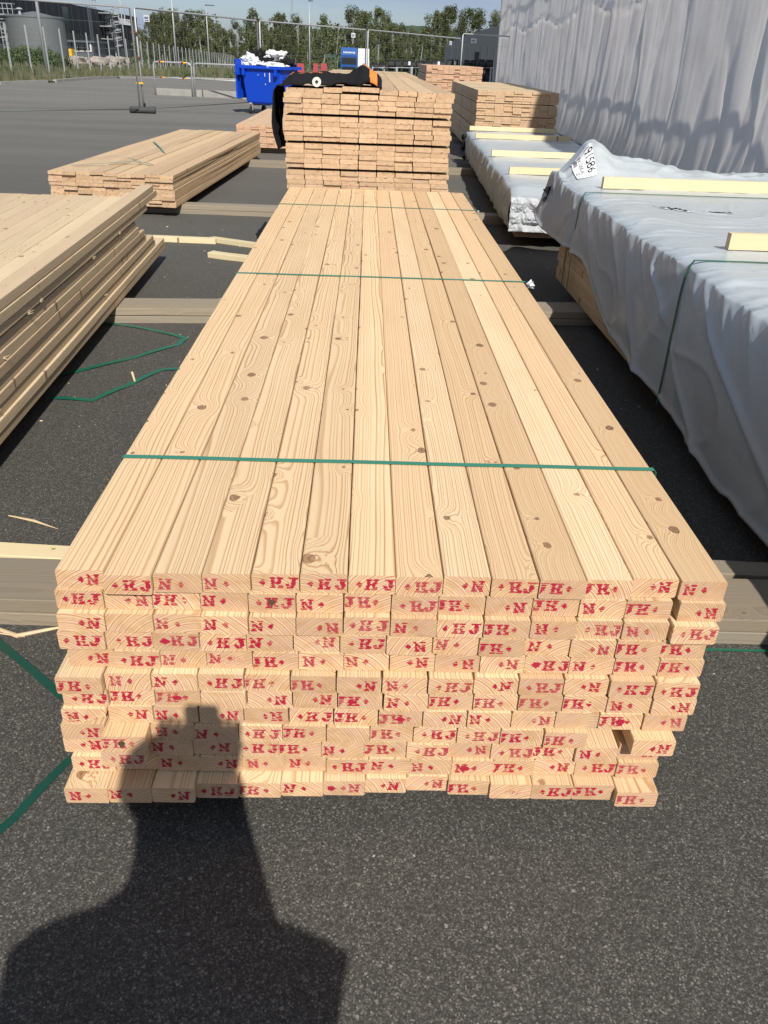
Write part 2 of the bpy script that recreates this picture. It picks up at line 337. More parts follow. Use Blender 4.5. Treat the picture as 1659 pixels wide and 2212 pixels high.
def plank_mesh(w, h, L, rng, kind=None, warp=.001, cham=.0045, st=8, marks=None, broken=False, blot=None):
    mb = MB(); c = cham; prof = [(c, 0), (w-c, 0), (w-.3*c, .3*c), (w, c), (w, h-c), (w-.3*c, h-.3*c), (w-c, h), (c, h), (.3*c, h-.3*c), (0, h-c), (0, c), (.3*c, .3*c)]
    if broken: prof = [(.005, .001), (.03, 0), (.043, .004), (.052, .012), (.066, .015), (.075, .021), (w-.002, .026), (w, .032), (w, h-c), (w-c, h), (c, h), (0, h-c), (0, c)]
    n = len(prof); px = rng.uniform(0, 99); vs = []; fs = []
    for i in range(st+1):
        t = i/st; k = math.sin(t*math.pi)
        ox = warp*mn.noise((px, t*3, 0))*2*k; oz = warp*.5*mn.noise((px, t*3, 7))*2*k
        vs += [(x+ox, t*L, z+oz) for x, z in prof]
    for i in range(st):
        for k in range(n): fs.append((i*n+k, i*n+(k+1) % n, (i+1)*n+(k+1) % n, (i+1)*n+k))
    fs.append(tuple(range(n-1, -1, -1))); fs.append(tuple(st*n+k for k in range(n)))
    mb.add(vs, [f[::-1] for f in fs])
    if kind: stamp(mb, kind, w, h, rng, mi=rng.choice((1, 1, 3)))
    if blot == 'red': blob(mb, rng.uniform(.2, .5)*w, h*.5, .012, .009, rng)
    if blot == 'smear':
        for _ in range(50):
            x, z = rng.gauss(w*.55, .012), rng.gauss(h*.5, .005); r_ = rng.uniform(.0004, .0013)
            if .003 < x < w-.003 and .003 < z < h-.003: blob(mb, x, z, r_, r_, rng, n=5)
    if blot == 'knot': blob(mb, rng.uniform(.45, .6)*w, h*.55, .008, .013, rng, 2, y=-.0009, n=22)
    if marks:
        for _ in range(marks):
            x = rng.uniform(.1, .9)*w; z = h-.004 if rng.random() < .5 else .004
            for k in (0, 1): 
                a = x+k*.009; b = a+.005
                if b < w-.003: mb.add([(a, -.0005, z-.0035), (b, -.0005, z-.0035), (b, -.0005, z+.0035), (a, -.0005, z+.0035)], [(0, 1, 2, 3)], 1)
    return mb.mesh()
KNOT = plain("dark_knot", (.10, .055, .03), .8, var=.5, scale=90)

FRONT = ["ACBBCCCCACDDAB", "CADBCBDCDADBDA", "AEBBBACBCDBCBC", "CCCCBACABDBADD", "ACBBDBBAAACBDD", "DBBCDDABCACACC", "CDDEAADBDDDDBA", "BABAACDDABAEDA",
         "ADBBCDEDCCDDBA", "ACBACDBDCACDBA", "CDBABBCBBBDACD", "BBACDBAAADECDD"]
ROWS = [(-.609, .764, .685, 1.341), (-.617, .660, .637, 1.341), (-.617, .658, .589, 1.328), (-.624, .751, .541, 1.328), (-.612, .756, .492, 1.327), (-.635, .751, .443, 1.313),
        (-.633, .756, .394, 1.313), (-.641, .745, .346, 1.313), (-.650, .525, .298, 1.31), (-.656, .605, .2495, 1.311), (-.641, .709, .201, 1.309), (-.650, .705, .1505, 1.300)]
PW, PH, PLEN = .0962, .0472, 5.42
DY = {(0, 1): -.016, (0, 2): -.006, (0, 3): -.003, (0, 8): .004, (0, 12): .010, (1, 13): -.006, (2, 13): -.01, (5, 0): -.018, (5, 1): -.004, (7, 0): -.01, (8, 1): -.04, (9, 1): -.038, (8, 12): .22, (8, 13): -.03,
      (9, 13): .004, (10, 0): -.006, (8, 10): -.004, (8, 11): -.010, (9, 12): -.008,
      (11, 0): -.044, (11, 1): -.042, (11, 2): -.040, (11, 3): -.026, (11, 4): -.023, (11, 5): -.018, (11, 6): -.014, (11, 9): -.008, (11, 10): -.018, (11, 11): -.018, (11, 12): -.018, (11, 13): -.037}
XAT = {(1, 13): .673, (2, 13): .664, (8, 12): .527, (8, 13): .624, (9, 13): .611}
BLOT = {(4, 3): 'smear', (1, 4): 'knot', (3, 2): 'red', (6, 2): 'red', (6, 6): 'red', (8, 1): 'knot', (11, 6): 'red', (11, 10): 'smear', (7, 12): 'red', (4, 10): 'red', (7, 7): 'red', (10, 9): 'red'}
WORD = {'A': 'stamped dot N', 'B': 'stamped N dot', 'C': 'stamped dot HJ', 'D': 'stamped JH dot', 'E': 'without letters'}
rng = random.Random(3)
for r, (xl, xr, zt, y0) in enumerate(ROWS):
    nb = 13 if r in (1, 2, 9) else (12 if r == 8 else 14)
    pitch = (xr-xl-PW)/(nb-1)
    for i in range(14):
        x = XAT.get((r, i), xl+pitch*i)+(rng.uniform(-.0007, .0007) if pitch > PW+.0012 else 0)
        k = FRONT[r][i]; dy = DY.get((r, i), rng.uniform(-.005, .004))
        me = plank_mesh(PW if pitch > PW+.0003 else pitch-.0003, PH+rng.uniform(-.0006, .0003), PLEN+rng.uniform(-.012, .012), rng, k, warp=.0012, st=10, broken=(r == 7 and i == 0), blot=BLOT.get((r, i)))
        # the top row fans out a touch at the far end
        o = link('timber_plank', me, [PINE, INK, KNOT, INK_FADED], None, (x, y0+dy, zt-PH), rotz=-R(.02)*(i-6.5)/6.5 if r == 0 else 0)
        tag(o, f"plank {WORD[k]}, {ORD[i+1]} from left in {ORD[r+1]} row of front stack", 'plank', 'stamped planks of the front stack')

def rot_frame(x, y, ang): return Matrix.Translation((x, y, 0)) @ Matrix.Rotation(ang, 4, 'Z')
# near-left stack of thick planks (only the layers, ends and edges one can see from around here)
A_L = math.atan(.047); left0 = rot_frame(-1.385, 0, A_L)
FARY = [6.85, 6.95, 6.55, 6.15, 6.22, 6.38, 6.45, 6.68, 6.76, 7.08, 7.12]
LJ = [0, .004, -.003, -.013, -.008, -.004, -.011, -.003, -.008, .003, .0]
for r in range(11):
    zt = .652-r*.0482-(.014 if r > 2 else 0)
    for i in range(12 if r == 0 else (3 if r > 2 else 2)):
        fy = FARY[r]-(0 if i == 0 else (.62+rng.uniform(-.02, .03) if r == 0 else rng.uniform(.05, .3)))
        L = 5.7+rng.uniform(0, .1) if i == 0 or r else 5.2
        p = left0 @ Vector((-.0975*(i+1)+LJ[r], fy-L, zt-PH))
        me = plank_mesh(.0965, PH, L, rng, None, warp=.0022, st=12, cham=.004)
        o = link('timber_plank', me, [PINE_LEFT, INK], None, p, A_L)
        if r == 0: lb = f"pale top plank of the left stack, {ORD[i+1]} from its right edge"
        else: lb = f"pale plank of the left stack, {ORD[r+1]} row down, {ORD[i+1]} from right edge"
        tag(o, lb, 'plank', 'planks of the near left stack')
# hidden inner mass of that stack still carries the load: bottom layers across
for i in range(3, 12):
    p = left0 @ Vector((-.0975*(i+1), 1.0, .1)); 
    o = link('timber_plank', plank_mesh(.0965, PH, 5.6, rng, None, warp=.003, st=3), [PINE_LEFT, INK], None, p, A_L)
    tag(o, f"bottom plank of the left stack, {ORD[i+1]} from its right edge", 'plank', 'planks of the near left stack')
st = empty('spacer_sticks', left0 @ Vector((-.3, 4, .508)), "thin splintered stick ends poking out between planks of left stack", 'stick')
mb = MB()
for yy in (3.9, 5.6, 2.4): mb.box((-1.2, yy, .0), (.0, yy+.03, .0125), M=left0.inverted() @ left0)
mb.build('stick', BATTEN, st).matrix_parent_inverse = st.matrix_world.inverted()
st.rotation_euler = (0, 0, A_L); bpy.data.objects['stick'].location = (.3-.0, -4, 0)
# splinter tufts on the side
mb = MB()
for (yy, zz) in ((3.72, .505), (3.35, .41), (3.15, .26), (4.9, .50), (5.05, .24)):
    for q in range(4):
        a = left0 @ Vector((-.01, yy+rng.uniform(-.012, .012), zz+rng.uniform(-.008, .008))); b = a+Vector((rng.uniform(.015, .03), rng.uniform(-.02, .02), rng.uniform(-.004, .016)))
        mb.tube([a, b], [.002, .0008], 4)
tag(mb.build('wood_splinters', BATTEN), "pale splinter tufts sticking out of the left stack side", 'splinters')

# middle stack (wide boards, four groups of five rows plus one)
MW, MH = .1445, .0348
rows = []; z = 1.378
for r in range(21):
    rows.append(z); z -= .0357 if r % 5 != 4 else .0357+.0185
zb_mid = rows[-1]-MH
for r, zt in enumerate(rows):
    gaps = {6: (4,), 7: (5, 8)}.get(r, ()); x = -.672+rng.uniform(-.006, .01)+(.012 if r < 10 else .018)-(.0 if r else -.01)
    for i in range(9):
        w = MW-.002
        dz = 0
        if r == 0: dz = (-.004, -.004, .006, .017, .015, .002, .0, -.003, -.004)[i]
        o = link('stacked_board', plank_mesh(w, MH-.0006, 5.4+rng.uniform(-.02, .02), rng, None, warp=.002, st=4, marks=rng.choice((0, 1, 1, 2)), cham=.004), [BOARD, INK_DARK], None, (x, 6.98+rng.uniform(-.012, .010), zt-MH+dz))
        tag(o, f"board {ORD[i+1]} from left in {ORD[r+1]} row of the tall middle stack", 'board', 'boards of the middle stack')
        x += MW+rng.choice((0, 0, .0, .003, .006)) if (x+(9-i)*MW < .70) else MW-.0006
# pack standing right behind it
def pack(name, label, x0, y0, z0, nx, nz_, L, w, h, mats, rotz=0, group=None, straps=(), gap_every=5, gap=.018, marks=0):
    e = empty(name, (x0, y0, 0), label, 'timber pack', group, rotz); mb = MB(); zz = z0; prof = None
    rg = random.Random(int(x0*100)+nx)
    for k in range(nz_):
        x = rg.uniform(-.01, .01)
        for i in range(nx):
            me = plank_mesh(w-.002, h-.0008, L, rg, None, warp=.0015, st=2, marks=marks, cham=.003)
            o_ = rg.uniform(-.02, .015); kk = len(mb.v)
            mb.v += [(v.co.x+x, v.co.y+o_, v.co.z+zz) for v in me.vertices]
            for p in me.polygons: mb.f.append(tuple(q+kk for q in p.vertices)); mb.mi.append(p.material_index)
            bpy.data.meshes.remove(me); x += w+rg.choice((0, 0, .003))
        zz += h+(gap if (nz_-k) % gap_every == 1 else 0)
    o = mb.build('board', mats, e); o['kind'] = 'stuff'
    for s in straps:
        sb = MB(); W_ = nx*w+.03
        for a, b in (((-.016, s, z0), (-.013, s+.016, zz+.004)), ((-.016, s, zz+.004), (W_, s+.016, zz+.006)), ((W_, s, z0), (W_+.003, s+.016, zz+.004))): sb.box(a, b)
        sb.build('strap', STRAP_DARK, e)
    return e, zz
pack('timber_pack', "board pack continuing right behind the tall middle stack", -.66, 12.62, .10, 9, 32, 4.2, .148, .0385, [BOARD, INK_DARK], straps=(1.2,), gap_every=5, gap=.008)
pack('timber_pack', "tall strapped board pack beside the grey sheet wall, behind the wrapped packs", 1.93, 15.9, .10, 9, 26, 6.6, .160, .0385, [BOARD, INK_DARK], rotz=-R(1.2), straps=(.9, 3.2), gap=.012, marks=1)
pack('timber_pack', "low reddish board pack on the asphalt behind the left stack", -2.36, 15.9, .10, 11, 10, 5.0, .132, .036, [BOARD_RED, INK_DARK], straps=(), gap=.008, marks=1)
pack('timber_pack', "reddish pack of boards far back, beside the end of sheet wall", 1.50, 24, .10, 10, 35, 4.0, .148, .037, [BOARD_RED, INK], straps=(), gap=.012)

# mid-left stack, nine boards wide and nine high
A_M = -math.atan(.042); mid0 = rot_frame(-2.075, 9.2, A_M); z = .425
for r in range(9):
    j = rng.uniform(-.006, .006)
    for i in range(9):
        dz = (.0, .0, .0, .012, .004, -.004, .003, .006, .0)[i] if r == 0 else 0
        x = -1.345+i*.1495+j+(.012 if r > 3 else 0)
        p = mid0 @ Vector((x, rng.uniform(-.02, .02), z-MH+dz))
        o = link('stacked_board', plank_mesh(.1475, MH-.0006, 5.75+rng.uniform(-.08, .05), rng, None, warp=.006, st=6, marks=rng.choice((1, 2, 2, 3)), cham=.003), [BOARD, INK_DARK], None, p, A_M)
        tag(o, f"board {ORD[i+1]} from left in {ORD[r+1]} row of low stack left of middle", 'board', 'boards of the low stack left of the middle')
    z -= .0352+(.006 if r == 3 else 0)

# bearers lying across under the stacks
def beam(name, p0, p1, z0, w, h, mat, label, cat, group=None, tw=0):
    p0, p1 = Vector(p0), Vector(p1); d = (p1-p0); L = d.length; a = math.atan2(d.y, d.x)-math.pi/2
    me = plank_mesh(w, h, L, rng, None, warp=.004, st=8, cham=.003)
    return tag(link(name, me, [mat, INK], None, (p0.x, p0.y, z0), a), label, cat, group)
G = 'bearers under the stacks'
for (p0, p1, wd, nm) in (((-3.6, 2.30), (3.2, 2.20), .235, 'front'), ((-3.6, 5.36), (3.2, 5.93), .26, 'second'), ((-3.7, 9.66), (3.2, 9.60), .20, 'third'), ((-3.6, 14.1), (3.3, 13.9), .20, 'fourth')):
    p0 = (p0[0], p0[1]); p1 = (p1[0], p1[1])
    for lv, word in ((0, 'lower'), (1, 'upper')):
        j = rng.uniform(-.004, .004)
        beam('bearer_plank', (p0[0], p0[1]+j, 0), (p1[0], p1[1]+j, 0), .001+lv*.0485, wd, .0475, BEARER, f"{word} weathered plank of the {nm} bearer pair lying across the yard", 'bearer', G)
beam('batten', (-1.62, 2.47, 0), (.3, 2.34, 0), .001, .085, .045, BATTEN, "light yellow batten lying behind the front bearer, left side", 'batten')
beam('batten', (.9, 2.40, 0), (2.0, 2.36, 0), .001, .09, .07, BEARER, "grey wood strip lying behind the front bearer, right side", 'batten')
beam('batten', (-2.35, 8.0, 0), (-1.42, 7.96, 0), .001, .095, .045, BATTEN, "yellow batten on the asphalt touching the left stack's far corner", 'batten')
beam('batten', (-1.47, 8.02, 0), (-.70, 7.66, 0), .001, .07, .045, BATTEN, "yellow batten on the asphalt, rear one of two running under the front stack", 'batten')
beam('batten', (-1.36, 7.38, 0), (-.70, 7.10, 0), .001, .095, .045, BATTEN, "short yellow batten on the asphalt, nearer one beside the front stack", 'batten')
beam('batten', (-3.55, 11.6, 0), (-2.4, 11.3, 0), .30, .09, .045, BATTEN, "yellow batten end sticking out behind the low stack's left side", 'batten')
for (x, y) in ((-1.15, 16.1), (-2.2, 16.1), (-1.8, 19.5), (2.5, 16.4), (2.5, 20.5), (2.2, 24.5), (0, 13.2), (0, 15.8)):
    pass
for k, (x0, x1, y, lb) in enumerate(((-2.5, -.9, 16.15, "low reddish pack"), (1.9, 3.4, 16.2, "tall pack by the wall"), (1.5, 3.0, 24.3, "far reddish pack"))):
    beam('bearer_plank', (x0, y, 0), (x1, y, 0), .001, .1, .095, BEARER, f"thick bearer under the front end of the {lb}", 'bearer', G)
    beam('bearer_plank', (x0, y+3.4, 0), (x1, y+3.4, 0), .001, .1, .095, BEARER, f"thick bearer under the back end of the {lb}", 'bearer', G)
beam('bearer_plank', (-.75, 12.9, 0), (.85, 12.9, 0), .001, .1, .095, BEARER, "thick bearer under the pack behind the tall middle stack", 'bearer', G)
beam('bearer_plank', (-.75, 7.3, 0), (.85, 7.3, 0), .001, .1, .095, BEARER, "thick bearer under the near end of the tall middle stack", 'bearer', G)
# the middle stack's lowest rows that rise from the bearers (behind the front stack)
zz = zb_mid-.0195; k = 21
while zz-MH > .099:
    x = -.655
    for i in range(9):
        if i in (0, 8) or zz-MH < .14:
            o = link('stacked_board', plank_mesh(MW-.002, MH-.0006, 5.38, rng, None, warp=.001, st=2, cham=.004), [BOARD, INK_DARK], None, (x, 6.99, zz-MH))
            tag(o, f"board {ORD[i+1]} from left, low in the middle stack behind front stack", 'board', 'hidden low boards of the middle stack')
        x += MW+.002
    zz -= .0357; k += 1

# straps
def ribbon(mb, pts, w, flat=True, t=.0008, up_=Vector((0, 0, 1))):
    pts = [Vector(p) for p in pts]; vs = []
    for i, p in enumerate(pts):
        d = (pts[min(i+1, len(pts)-1)]-pts[max(i-1, 0)]).normalized(); s = d.cross(up_).normalized()*w/2
        vs += [p-s, p+s]
    fs = [(2*i, 2*i+1, 2*i+3, 2*i+2) for i in range(len(pts)-1)]
    return mb.add(vs, fs)
def strap_around(y, x0, x1, z0, z1, mat, label, w=.0165, lean=0, group='straps round the stacks', m=None):
    mb = MB(); t = .0012
    pts = [(x0-.002, y, z0), (x0-.002, y, z1-.004), (x0+.003, y+lean*.0, z1+.0012)]
    n = 14
    for k in range(1, n): pts.append((x0+(x1-x0)*k/n, y+lean*k/n+.001*math.sin(k*1.3), z1+.0012))
    pts += [(x1-.003, y+lean, z1+.0012), (x1+.002, y+lean, z1-.004), (x1+.002, y+lean, z0)]
    pts = [Vector(p) for p in pts]; vs = []
    for i, p in enumerate(pts):
        vs += [p+Vector((0, -w/2, 0)), p+Vector((0, w/2, 0))]
        q = p+(Vector((0, 0, t)) if z1-.001 < p.z else Vector((-t if p.x < (x0+x1)/2 else t, 0, 0))); vs += [q+Vector((0, w/2, 0)), q+Vector((0, -w/2, 0))]
    fs = []
    for i in range(len(pts)-1):
        a, b = 4*i, 4*i+4
        for k in range(4): fs.append((a+k, a+(k+1) % 4, b+(k+1) % 4, b+k))
    mb.add(vs, fs); o = mb.build('strap', mat)
    if m is not None: o.matrix_world = m
    return tag(o, label, 'strap', group)
strap_around(1.858, -.612, .772, .105, .686, STRAP, "green plastic strap across the front stack, nearest of three")
strap_around(3.866, -.614, .775, .105, .686, STRAP, "green plastic strap across the front stack, middle of three")
strap_around(5.92, -.616, .778, .105, .686, STRAP, "green plastic strap across the front stack, farthest of three")
for (x, y, lb) in ((.79, 3.84, 'middle strap, right edge'), (.785, 5.9, 'farthest strap, right edge')):
    mb = MB(); rg = random.Random(int(x*1000+y*100)); big = .85 if y < 5 else .35
    for q in range(5):
        c0 = Vector((x, y, .683)); a = rg.uniform(0, 6.28); n = 6; vs = []
        for k in range(4):
            aa = a+k*1.57; vs.append(c0+Vector((math.cos(aa)*.035*big*rg.uniform(.5, 1), math.sin(aa)*.035*big*rg.uniform(.5, 1), rg.uniform(-.03, .022)*big)))
        mb.add(vs, [(0, 1, 2, 3)])
    tag(mb.build('film_scrap', WHITEP), f"crumpled scrap of clear film at the {lb} of front stack", 'film scrap')
def ground_strap(pts, label, mat=STRAP_DARK, w=.024, edge=()):
    mb = MB(); pts = [Vector((p[0], p[1], .003+(p[2] if len(p) > 2 else 0))) for p in pts]; fine = []
    for i in range(len(pts)-1):
        for k in range(6): fine.append(pts[i].lerp(pts[i+1], k/6)+Vector((0, 0, .004*abs(math.sin(k*math.pi/6)))))
    fine.append(pts[-1]); ribbon(mb, fine, w)
    vs = mb.v; n = len(vs); mb.v = vs+[(a, b, c-.001) for a, b, c in vs]; mb.f += [tuple(q+n for q in f[::-1]) for f in mb.f]; mb.mi = [0]*len(mb.f)
    return tag(mb.build('loose_strap', mat), label, 'strap', 'loose straps on the asphalt')
ground_strap([(-1.75, 5.24), (-1.59, 5.22), (-1.36, 5.12), (-1.13, 4.98), (-1.15, 4.85), (-1.36, 4.58), (-1.62, 4.31), (-1.75, 4.18)], "loose green strap bent in a hook on the asphalt beside the second bearer", w=.036)
ground_strap([(-1.62, 3.92), (-1.40, 3.90), (-1.27, 4.14), (-1.16, 4.38), (-1.05, 4.41), (-.8, 4.44)], "loose green strap zigzagging between left stack and front stack", w=.036)
ground_strap([(-1.3, 2.12), (-1.08, 1.925), (-.83, 1.71), (-.6, 1.55)], "loose dark green strap at left edge, upper of two near the front stack", STRAP_DEEP)
ground_strap([(-.6, 1.62), (-.735, 1.47), (-.80, 1.30), (-.90, 1.10), (-.98, .95)], "loose dark green strap at left edge, lower one leading towards the camera", STRAP_DEEP)
ground_strap([(.75, 1.97), (1.1, 1.965), (1.6, 1.95)], "dark green strap under the front bearer at the right", w=.012)
for (pts, lb) in (([(-2.60, 9.6, .02), (-3.0, 9.75, .0), (-3.3, 9.55, .0)], "loose"),):
    pass
def top_strap(P, lb, w=.02):
    mb = MB(); f = [mid0 @ Vector((a, b, .432+c)) for a, b, c in P]; ribbon(mb, f, w); tag(mb.build('loose_strap', STRAP), lb, 'strap', 'loose straps on the low stack')
top_strap([(-1.25, .45, .004), (-.95, .55, .02), (-.7, .75, .03), (-.55, .85, .015), (-.42, .75, .006)], "loose green strap curling over the front of the low left stack", .035)
top_strap([(-1.35, 1.0, .004), (-1.1, 1.5, .01), (-.8, 1.2, .02), (-.6, .9, .012)], "thin green strap loop on the front left of the low left stack", .012)
top_strap([(-1.15, 3.4, .004), (-.85, 2.6, .02), (-.62, 2.0, .006)], "loose green strap on the low left stack, the farther one", .02)

# grit and sawdust lying on the asphalt
mb = MB(); rg = random.Random(77)
for _ in range(260):
    x, y = rg.uniform(-2.2, 2.2), rg.uniform(.6, 9); s_ = rg.uniform(.0012, .0035)*(1+.15*y)
    a = rg.uniform(0, 3); c_, d_ = math.cos(a)*s_, math.sin(a)*s_; k_ = rg.uniform(.6, 2.2)
    mb.add([(x-c_*k_, y-d_*k_, .002), (x+d_, y-c_, .002), (x+c_*k_, y+d_*k_, .002), (x-d_, y+c_, .002), (x, y, .002+s_)], [(0, 1, 4), (1, 2, 4), (2, 3, 4), (3, 0, 4)], rg.choice((0, 0, 1)) if y > 2 else 0)
tag(mb.build('grit', [CONC, BATTEN]), "pale grit and sawdust specks scattered over the asphalt", 'grit', kind='stuff')
# splinters and offcuts on the ground
def splinter(pts, r, lb):
    mb = MB(); mb.tube([Vector(p) for p in pts], r, 5); tag(mb.build('wood_splinter', BATTEN), lb, 'splinter')
splinter([(-1.36, 2.70, .005), (-1.25, 2.66, .008), (-1.14, 2.61, .004)], [.003, .006, .001], "long thin wood splinter on asphalt above the front bearer, left")
splinter([(-1.12, 2.00, .005), (-1.05, 1.965, .008), (-.97, 2.0, .006), (-.9, 2.03, .003)], [.006, .008, .006, .002], "bark strip lying along the front bearer's foot, left")
splinter([(-1.15, 1.98, .012), (-1.02, 1.955, .012)], [.004, .001], "short splinter below the front bearer at the left edge")
splinter([(-1.25, 4.18, .004), (-1.28, 4.25, .03), (-1.30, 4.30, .01)], [.006, .008, .002], "small wood chip standing on asphalt between the two green straps")
splinter([(-1.12, 5.85, .01), (-1.02, 5.88, .012), (-.95, 5.84, .01)], [.01, .016, .006], "brown bark piece on asphalt behind the second bearer")

# ------------------------------------------------------------------ ground
def sheet_ground():
    xs = [-400, -150, -60, -25, -10, 0, 10, 25, 60, 150, 400]; ys = [-40, 0, 10, 25, 50, 80, 120, 180, 260, 400, 700, 1500]
    vs = [(x, y, gz(y) if y < 400 else gz(400)) for y in ys for x in xs]; n = len(xs)
    fs = [(j*n+i, j*n+i+1, (j+1)*n+i+1, (j+1)*n+i) for j in range(len(ys)-1) for i in range(n-1)]
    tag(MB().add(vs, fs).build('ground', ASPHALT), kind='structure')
sheet_ground()
def ong(u, v):
    d = ray(u, v); t = -CAM_H/d.z; p = CP+d*t
    for _ in range(20): p = CP+d*((gz(p.y)-CAM_H)/d.z)
    return p
# grass verge left of the yard
k1 = [ong(-40, 187), ong(0, 183), ong(120, 178), ong(260, 169)]; k1 += [Vector((-12.5, 62, gz(62))), Vector((-4, 66, gz(66))), Vector((3, 70, gz(70)))]
back = [Vector((p.x*2.6-2, p.y*2.1, 0)) for p in k1]
vs = []; ng = 10
for a, b in zip(k1, back):
    for k in range(ng+1):
        q = a.lerp(b, k/ng); q.z = gz(q.y)+.05+.25*mn.noise((q.x*.15, q.y*.15, 2))*min(1, k/2)+.03*k; vs.append(q)
fs = [(i*(ng+1)+k, (i+1)*(ng+1)+k, (i+1)*(ng+1)+k+1, i*(ng+1)+k+1) for i in range(len(k1)-1) for k in range(ng)]
tag(MB().add(vs, fs).build('verge', GRASSM), kind='structure')
mb = MB()
for a, b in zip(k1[:-1], k1[1:]):
    d = (b-a).normalized(); n_ = Vector((-d.y, d.x, 0)); L = (b-a).length
    for s_ in range(int(L/1.0)):
        p = a+d*s_; q = a+d*(s_+.97)
        vs = [p-n_*.06, q-n_*.06, q+n_*.12, p+n_*.12]; mb.add([Vector((v.x, v.y, gz(v.y)-.02)) for v in vs]+[Vector((v.x, v.y, gz(v.y)+.12)) for v in vs], [(0, 3, 2, 1), (4, 5, 6, 7), (0, 1, 5, 4), (1, 2, 6, 5), (2, 3, 7, 6), (3, 0, 4, 7)])
tag(mb.build('kerb', CONC), kind='structure')
# grass blades
rg = random.Random(11); mb = MB()
for _ in range(9000):
    s_ = rg.random()*(len(k1)-1); i = int(s_); f = s_-i; kk = rg.random()**1.6
    q = k1[i].lerp(k1[i+1], f).lerp(back[i].lerp(back[i+1], f), .012+kk*.75); hh = rg.uniform(.15, .55)*(1+.8*max(0, mn.noise((q.x*.3, q.y*.2, 0)))); z0 = gz(q.y)+.02+.25*mn.noise((q.x*.15, q.y*.15, 2))*min(1, kk*5)+.3*kk
    a = rg.uniform(0, 3.14); w = rg.uniform(.06, .2); dx, dy = math.cos(a)*w, math.sin(a)*w*.5
    mb.add([(q.x-dx, q.y-dy, z0-.05), (q.x+dx, q.y+dy, z0-.05), (q.x+dx*.5+rg.uniform(-.1, .1), q.y, z0+hh)], [(0, 1, 2)])
tag(mb.build('grass', GRASSM), "dry green grass growing along the fence beyond the kerb", 'grass', kind='stuff')

def leafball(mb, c, rad, n, size, rg, flat=.9, mi=0):
    for _ in range(n):
        d = Vector((rg.gauss(0, 1), rg.gauss(0, 1), rg.gauss(0, 1))).normalized()*rad*rg.uniform(.35, 1)
        p = Vector(c)+Vector((d.x, d.y, d.z*flat)); a = Vector((rg.gauss(0, 1), rg.gauss(0, 1), rg.gauss(0, 1))).normalized(); b = a.orthogonal().normalized(); cc = a.cross(b); s_ = size*rg.uniform(.5, 1.2)
        mb.add([p-b*s_, p+cc*s_*.7, p+b*s_, p-cc*s_*.7], [(0, 1, 2, 3)], mi)
# bushes in the verge
def bush(u, v, Y, wd, ht, lb, grp='bushes behind the mesh fence'):
    p = sight(u, v, Y); p.z = gz(Y); e = empty('bush', p, lb, 'bush', grp); mb = MB(); rg = random.Random(int(u*7))
    for k in range(int(14*wd)):
        leafball(mb, (rg.uniform(-.5, .5)*wd, rg.uniform(-.3, .3)*wd, rg.uniform(.15, .85)*ht*(1-.3*rg.random())), .30*ht, 90, .06*ht**.5, rg)
    mb.build('foliage', BUSHL, e); mb = MB()
    for k in range(5): mb.tube([(rg.uniform(-.2, .2), 0, 0), (rg.uniform(-.4, .4)*wd, 0, ht*.6)], [.03, .01], 4)
    mb.build('stem', BARK, e)
bush(8, 150, 58, 4.0, 1.7, "tall dry bush at the far left behind mesh fence")
bush(44, 150, 60, 2.4, .9, "low green bush second from left behind mesh fence")
bush(84, 140, 64, 2.6, 1.7, "tall green bush in front of the grey tank")
bush(112, 145, 66, 2.4, 1.4, "round green bush right of tank, left of the rubble")
bush(28, 165, 46, 1.6, .6, "small dark shrub near kerb at the left")
bush(350, 158, 64, 5.0, .5, "low clipped green shrubs behind left rail")
bush(440, 156, 66, 6.0, .5, "low clipped green shrubs behind right rail")
# rubble
for k in range(20):
    u = 142+k*5.9+rng.uniform(-3, 3); p = sight(u, 142, 78); s_ = rng.uniform(.28, .62); me = bpy.data.meshes.new('m'); b_ = bmesh.new(); bmesh.ops.create_icosphere(b_, subdivisions=2, radius=1)
    for v in b_.verts:
        q = mn.noise(v.co*1.3+Vector((k*9, 0, 0))); v.co = Vector([max(-.7, min(.7, c_)) for c_ in v.co])*(1+.7*q)*s_*1.2; v.co.z *= .75; v.co.x *= 1.25
    b_.to_mesh(me); b_.free()
    o = link('boulder', me, ROCK, None, (p.x, 78+rng.uniform(-1, 1), gz(78)+.15+s_*.3+(.45 if k % 3 == 1 else 0))); tag(o, f"pinkish rock in the rubble heap, {ORD[k+1]} from its left end", 'rock', 'rubble heap behind the fence')
for (u, w_, lb) in ((405, 1.6, "flat pale rubble mound behind the left rail"), (652*.54+0, .9, "small pale rubble mound left of the white car")):
    pass

